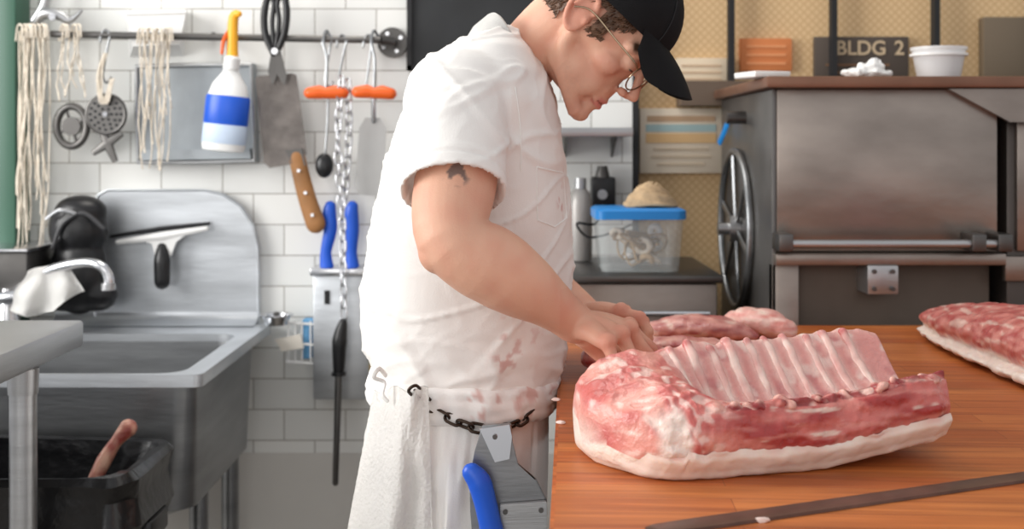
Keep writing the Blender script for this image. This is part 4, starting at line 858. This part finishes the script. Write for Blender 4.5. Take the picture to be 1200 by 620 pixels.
b = B(); disc(b, CM @ (CC+Vector((0, 0, cc_))), R @ Vector((0, 0, 1)), .007, .006, 14); obj('cap_button', b, capm, cap)
for q in range(6):
    b = B(); u = math.pi/6+q*math.pi/3; tube(b, [CM @ (CC+Vector((ca*1.006*math.sin(th)*math.cos(u), cb_*1.006*math.sin(th)*math.sin(u), cc_*1.006*math.cos(th)))) for th in [math.radians(6+84*k/10) for k in range(11)]], .0008, 5); obj('cap_seam', b, capm, cap)
wire = mat('gold_wire', S(150, 132, 110), .3, 1)
gl = B(); LC = (.105, .032, -.005)
for s in (-1, 1):
    c = Vector((LC[0], s*LC[1], LC[2])); tube(gl, [HM @ (c+Vector((-.25*s*.025*math.cos(q), .0245*math.cos(q), .0215*math.sin(q)))) for q in [2*math.pi*i/30 for i in range(30)]], .0012, 6, loop=True)
    tube(gl, sm([HM @ Vector(p) for p in ((.0985, s*.0565, .003), (.090, s*.066, .007), (.05, s*.072, .009), (.0, s*.079, .011), (-.02, s*.084, -.002))], 5), .0013, 6)
tube(gl, sm([HM @ Vector(p) for p in ((.110, -.009, -.001), (.111, 0, .003), (.110, .009, -.001))], 4), .001, 6)
go = obj('glasses_frame', gl, wire, man)
for s in (-1, 1):
    b = B(); c = Vector((LC[0], s*LC[1], LC[2])); loft(b, [[HM @ (c+Vector((dx-.25*s*.025*math.cos(q), .024*math.cos(q), .021*math.sin(q)))) for q in [2*math.pi*i/24 for i in range(24)]] for dx in (0, .001)]); obj('lens', b, mat('lens', S(240, 245, 245), .3, alpha=.04), go)
# shirt
RG = [(34, 576, 600, .05), (44, 554, 610, .085), (60, 526, 622, .14), (88, 500, 637, .18), (120, 481, 650, .195), (160, 464, 657, .192), (200, 450, 663, .185), (250, 440, 668, .176), (300, 432, 670, .168), (345, 427, 668, .163), (380, 427, 664, .161), (408, 432, 660, .160), (430, 440, 654, .158), (446, 448, 648, .154), (456, 456, 643, .148)]
def ering(px0, px1, py, hw, n=64, ex=2.35):
    a_ = P(px0, py, YC); c_ = P(px1, py, YC); cx = (a_.x+c_.x)/2; rx = (c_.x-a_.x)/2; o = []
    for k in range(n):
        t_ = 2*math.pi*k/n; co, si = math.cos(t_), math.sin(t_)
        o.append(Vector((cx+rx*math.copysign(abs(co)**(2/ex), co), YC+hw*math.copysign(abs(si)**(2/ex), si), a_.z)))
    return o
sh = B(); loft(sh, [ering(x0, x1, py, hw) for py, x0, x1, hw in RG])
SE = P(531, 226, 1.502); SA = P(532, 170, 1.545)
ell(sh, P(540, 122, 1.60), (.078, .062, .074)); tube(sh, sm([P(537, 120, 1.595), SA, SE], 5), [.069, .069, .068], 40)
ell(sh, P(585, 122, 1.91), (.072, .065, .074)); tube(sh, sm([P(583, 120, 1.91), P(587, 170, 1.94), P(590, 235, 1.955)], 5), [.068, .068, .064], 30)
me = voxel(sh, .0040, 5)
nn = [v.normal.copy() for v in me.vertices]
d1 = (SE-SA).normalized()
def crease(c):
    warp = Vector((nz(c, 4), nz(c+Vector((9, 0, 0)), 4), nz(c+Vector((0, 9, 0)), 4)))*.05
    c2 = c+warp; d = nz(c, 5)*.003
    d += .0042*ridge(nz(Vector((c2.x*9+c2.z*7, c2.y*4, c2.z*1.2)), 1), .11)
    d += .0034*ridge(nz(Vector((c2.x*4+4, c2.y*7, c2.z*12-c2.x*7)), 1), .09)
    d += .0007*ridge(nz(Vector((c2.x*22, c2.y*18, c2.z*20)), 1), .15)
    w = sst(1.12, 1.04, c.z)
    d += w*(.004*ridge(nz(Vector((c2.x*6, c2.y*6, c2.z*26)), 1), .2)+.002*ridge(nz(Vector((c2.x*14, c2.y*10, c2.z*36)), 1), .2)+.002*nz(c, 10))
    return d
for v, n in zip(me.vertices, nn):
    rel = v.co-SE; ax_ = rel.dot(d1); rad = (rel-d1*ax_).length
    if -.012 < ax_ < .02 and rad < .085 and n.dot(d1) > .5:
        if rad < .0625: v.co -= d1*.020*sst(.0645, .058, rad)
        continue
    v.co += n*crease(v.co)*(.4 if (-.03 < ax_ < .02 and rad < .085) else 1)
    if rad < .085 and abs(ax_+.018) < .0022: v.co -= n*.0012
st = [(P(612, 402, 1.58), .040), (P(596, 430, 1.58), .024), (P(648, 392, 1.6), .026), (P(660, 236, 1.66), .022), (P(640, 440, 1.6), .022), (P(657, 200, 1.68), .012), (P(622, 424, 1.58), .020)]
white = S(238, 235, 231)
def shc(c):
    k = white
    for p, r in st:
        d = (c-p).length
        if d < r*1.5: k = mixc(k, S(190, 104, 92), sst(r*1.5, r*.1, d)*sst(.16, .34, nz(c, 75)+nz(c, 140)*.6)*.7)
    if c.x > .0: k = mixc(k, S(226, 208, 199), .25*sst(-.1, .35, nz(c, 14)))
    return k
paint(me, shc); shirt_tree = bvh_of(me); shirt = link('shirt', me, clothm, man, 0)
b = B()
cr = [P(572, 30, YC-.01), P(582, 30, YC-.055), P(597, 52, YC-.074), P(615, 84, YC-.076), P(636, 122, YC-.048), P(646, 138, YC), P(636, 122, YC+.048), P(615, 84, YC+.076), P(597, 52, YC+.074), P(582, 30, YC+.055)]
cs = sm(cr+[cr[0]], 6)[:-1]
def oc(p, o):
    v = Vector((-.55, (p.y-YC)*9, 0)); v.z = .15; return p+v.normalized()*o
rg = [[p+Vector((0, 0, -.012)) for p in cs], [p+Vector((.005, 0, .014)) for p in cs], [oc(p, .003)+Vector((.003, 0, .016)) for p in cs], [oc(p, .010)+Vector((-.012, 0, -.004)) for p in cs], [oc(p, .012)+Vector((-.022, 0, -.024)) for p in cs]]
loft(b, rg, cap=False); bmesh.ops.solidify(b, geom=list(b.faces), thickness=.002); obj('collar', b, clothw, shirt)
b = B(); pk = [(629, 196), (660, 203), (664, 256), (650, 266), (630, 258)]
for i in range(len(pk)):
    a_, c_ = pk[i], pk[(i+1) % len(pk)]
    tube(b, [hit(shirt_tree, a_[0]+(c_[0]-a_[0])*k/8, a_[1]+(c_[1]-a_[1])*k/8, .0004, 1.66) for k in range(9)], .0011, 5)
obj('pocket_seam', b, clothw, shirt)
b = B(); tube(b, [hit(shirt_tree, 597+14*math.sin(k/16*2), 66+k*9, .0003, 1.6) for k in range(4, 16)], .0011, 5); obj('shoulder_seam', b, clothw, shirt)
AR = [(440, 446, 644, .150), (470, 441, 643, .166), (500, 438, 643, .177), (560, 432, 642, .186), (620, 424, 641, .192), (760, 415, 640, .2), (900, 412, 640, .205)]
b = B(); rg = []
for i in range(80):
    py = 440+460*i/79
    for k in range(len(AR)-1):
        if AR[k][0] <= py <= AR[k+1][0]: break
    f = (py-AR[k][0])/(AR[k+1][0]-AR[k][0]); vals = [AR[k][q]+(AR[k+1][q]-AR[k][q])*f for q in (1, 2, 3)]
    r0 = ering(vals[0], vals[1], py, vals[2], 240, 2.3); cx = sum(p.x for p in r0)/len(r0); row = []
    for j, p in enumerate(r0):
        n = Vector((p.x-cx, p.y-YC, 0)).normalized(); a_ = 2*math.pi*j/240; w = sst(444, 520, py)
        ca_, sa_ = math.cos(a_), math.sin(a_)
        d = w*(.010*ridge(nz(Vector((ca_*5, sa_*5, py/220)), 1), .25)+.006*ridge(nz(Vector((ca_*11, sa_*11, py/150)), 1), .25)+.010*nz(Vector((ca_*2, sa_*2, py/260)), 1.4))+.0015*nz(p, 60)
        if n.x > .4: d = min(d, 0)
        row.append(p+n*(d))
    rg.append(row)
loft(b, rg, cap=False); bmesh.ops.recalc_face_normals(b, faces=b.faces); me = bpy.data.meshes.new('ap'); b.to_mesh(me); b.free()
paint(me, lambda c: mixc(S(246, 244, 241), S(214, 190, 182), .4*sst(.1, .4, nz(c, 22))*(1 if c.x > -.05 else .2))); apron_tree = bvh_of(me); link('apron', me, clothm, man, 0)
b = B(); rg = []
prof = [(428, -.006), (431, .004), (436, .008), (441, .0065), (444, .009), (450, .011), (455, .008), (458, .0105), (464, .009), (469, .004), (471, -.006)]
for py, o in prof:
    f = (py-428)/43; r0 = ering(440, 652-6*f, py+0, .160+.004*f, 200, 2.3); cx = sum(p.x for p in r0)/200; row = []
    for j, p in enumerate(r0):
        n = Vector((p.x-cx, p.y-YC, 0)).normalized(); a_ = 2*math.pi*j/200; ca_, sa_ = math.cos(a_), math.sin(a_)
        row.append(p+n*(o+.004*nz(Vector((ca_*7, sa_*7, py/9)), 1)+.0025*nz(p, 50))+Vector((0, 0, .010*nz(Vector((ca_*2.2, sa_*2.2, 1)), 1)-.006*ca_)))
    rg.append(row)
loft(b, rg, cap=False); bmesh.ops.recalc_face_normals(b, faces=b.faces); me = bpy.data.meshes.new('fold'); b.to_mesh(me); b.free(); paint(me, lambda c: mixc(S(240, 238, 235), S(200, 136, 124), .6*sst(.16, .38, nz(c, 60))*(1 if c.x > -.06 else .05))); link('apron_waist_fold', me, clothm, man, 0)
b = B(); tube(b, sm([P(452, 440, 1.60), P(444, 432, 1.58), P(438, 442, 1.58), P(450, 448, 1.585), P(448, 462, 1.58), P(454, 470, 1.58)], 5), .0022, 8, True, flat=1.6); obj('string_knot', b, clothw, man)
for s in (-1, 1):
    b = B(); tube(b, sm([(-.075, YC+s*.09, .8), (-.085, YC+s*.1, .5), (-.12, YC+s*.105, .09)], 6), [.095, .08, .075], 30); obj('trouser_leg', b, mat('trouser_grey', S(70, 72, 80), .85, 0, .1, 20), man)
    b = B(); ell(b, (-.06, YC+s*.105, .04), (.13, .048, .045)); ell(b, (-.12, YC+s*.105, .07), (.06, .045, .05)); me = voxel(b, .006, 4)
    for v in me.vertices: v.co.z = max(0.001, v.co.z)
    link('shoe', me, blackm, man, 0)
b = B(); g = []; NU_, NV_ = 120, 150
for i in range(NU_+1):
    row = []
    for j in range(NV_+1):
        u, v = i/NU_, j/NV_; py = 456+200*v; px = (438+64*u)*(1-v)+(400+108*u)*v
        base = 1.66-.095*math.sin(u*math.pi/2)**.8-.015*v; Yv = base+(.005+.010*v)*math.sin(u*8+1.2*v)+.004*math.sin(u*19+v)*v+.005*nz(Vector((u*6, v*4, 0)), 1)
        q = P(px, py+4*math.sin(u*12)*(1-v), Yv-.014); row.append(q+Vector((nz(q, 270), nz(q, 290), nz(q, 310)))*.0008)
    g.append(row)
loft(b, g, cap=False, closed=False); bmesh.ops.solidify(b, geom=list(b.faces), thickness=.007)
tag(obj('hand_towel', b, terry, sharp=0), 'thick white terry towel tucked at the back of his waist', 'towel')
bp_ = [(486, 458), (503, 475), (530, 491), (560, 502), (592, 501), (618, 487), (638, 466)]
chain('chain_belt', 'dark steel chain belt slung around his apron', [hit(apron_tree, x, y, .012 if k < 6 else .014, 1.62) if k not in (0,) else P(x, y, 1.555) for k, (x, y) in enumerate(bp_)], .0115, .0068, .0022, mat('chain_dark', S(70, 58, 50), .35, .9))
t = thing('knife_scabbard', 'steel knife scabbard hanging from his chain belt', 'scabbard', P(595, 640, 1.54))
b = B(); plate(b, [(565, 499), (599, 497), (601, 520), (606, 545), (628, 562), (641, 588), (640, 660), (556, 660), (551, 600), (550, 560), (556, 530)], 1.538, .008); bmesh.ops.bevel(b, geom=list(b.edges), offset=.0012, segments=2, affect='EDGES'); obj('body_plate', b, steelm, t)
b = B(); plate(b, [(586, 592), (641, 588), (641, 662), (586, 662)], 1.528, .009); bmesh.ops.bevel(b, geom=list(b.edges), offset=.001, segments=2, affect='EDGES'); obj('front_plate', b, steel, t)
b = B(); plate(b, [(562, 503), (597, 498), (600, 512), (597, 538), (580, 542)], 1.533, .004); obj('hanger_tab', b, steelp, t)
for x, y in ((592, 600), (634, 598), (580, 512)): b = B(); disc(b, P(x, y, 1.527 if y > 550 else 1.532), (0, 1, 0), .0032, .004, 12); obj('rivet', b, steeld, t)
t = thing('butcher_knife', 'blue handled butcher knife tucked in his belt scabbard', 'knife', P(575, 640, 1.52))
b = B(); tube(b, sm([P(553, 554, 1.518), P(562, 566, 1.518), P(569, 590, 1.518), P(574, 612, 1.518), P(580, 640, 1.518)], 5), [.0125, .0155, .0145, .0145, .0165], 18, True, flat=.75, flatdir=(0, 1, 0)); obj('handle', b, bluep, t)
b = B(); plate(b, [(573, 636), (590, 634), (598, 740), (586, 770)], 1.517, .002); obj('blade', b, steelp, t)

# ================================================================ LIGHT + CAMERA
w = bpy.data.worlds.new('w'); C.world = w; w.use_nodes = True; bg = w.node_tree.nodes['Background']; bg.inputs['Color'].default_value = (.98, .98, 1, 1); bg.inputs['Strength'].default_value = .66
def area(name, loc, target, size, e, col):
    l = bpy.data.lights.new(name, 'AREA'); l.energy = e; l.size = size; l.color = col; o = bpy.data.objects.new(name, l); COL.objects.link(o); o.location = loc
    o.rotation_euler = (Vector(target)-Vector(loc)).to_track_quat('-Z', 'Y').to_euler(); return o
area('window_light', (-2.6, 1.3, 1.9), (-.2, 2.0, 1.1), 1.5, 74, (1, .985, .965))
area('back_light', (-.5, 2.5, 3.1), (.3, 1.4, 1.0), 1.0, 22, (1, .95, .88))
area('room_fill', (-1.0, -1.2, 1.6), (-.1, 1.7, .9), 1.8, 16, (1, .97, .93))
cam = bpy.data.cameras.new('cam'); co = bpy.data.objects.new('cam', cam); COL.objects.link(co); co.location = (0, 0, HC); co.rotation_euler = (math.radians(90), 0, 0)
cam.sensor_width = 36; cam.lens = 42; cam.shift_y = -(310-HZ)/1200; cam.clip_start = .05
cam.dof.use_dof = True; cam.dof.focus_distance = 1.45; cam.dof.aperture_fstop = 5.6
C.camera = co
C.view_settings.view_transform = 'Standard'
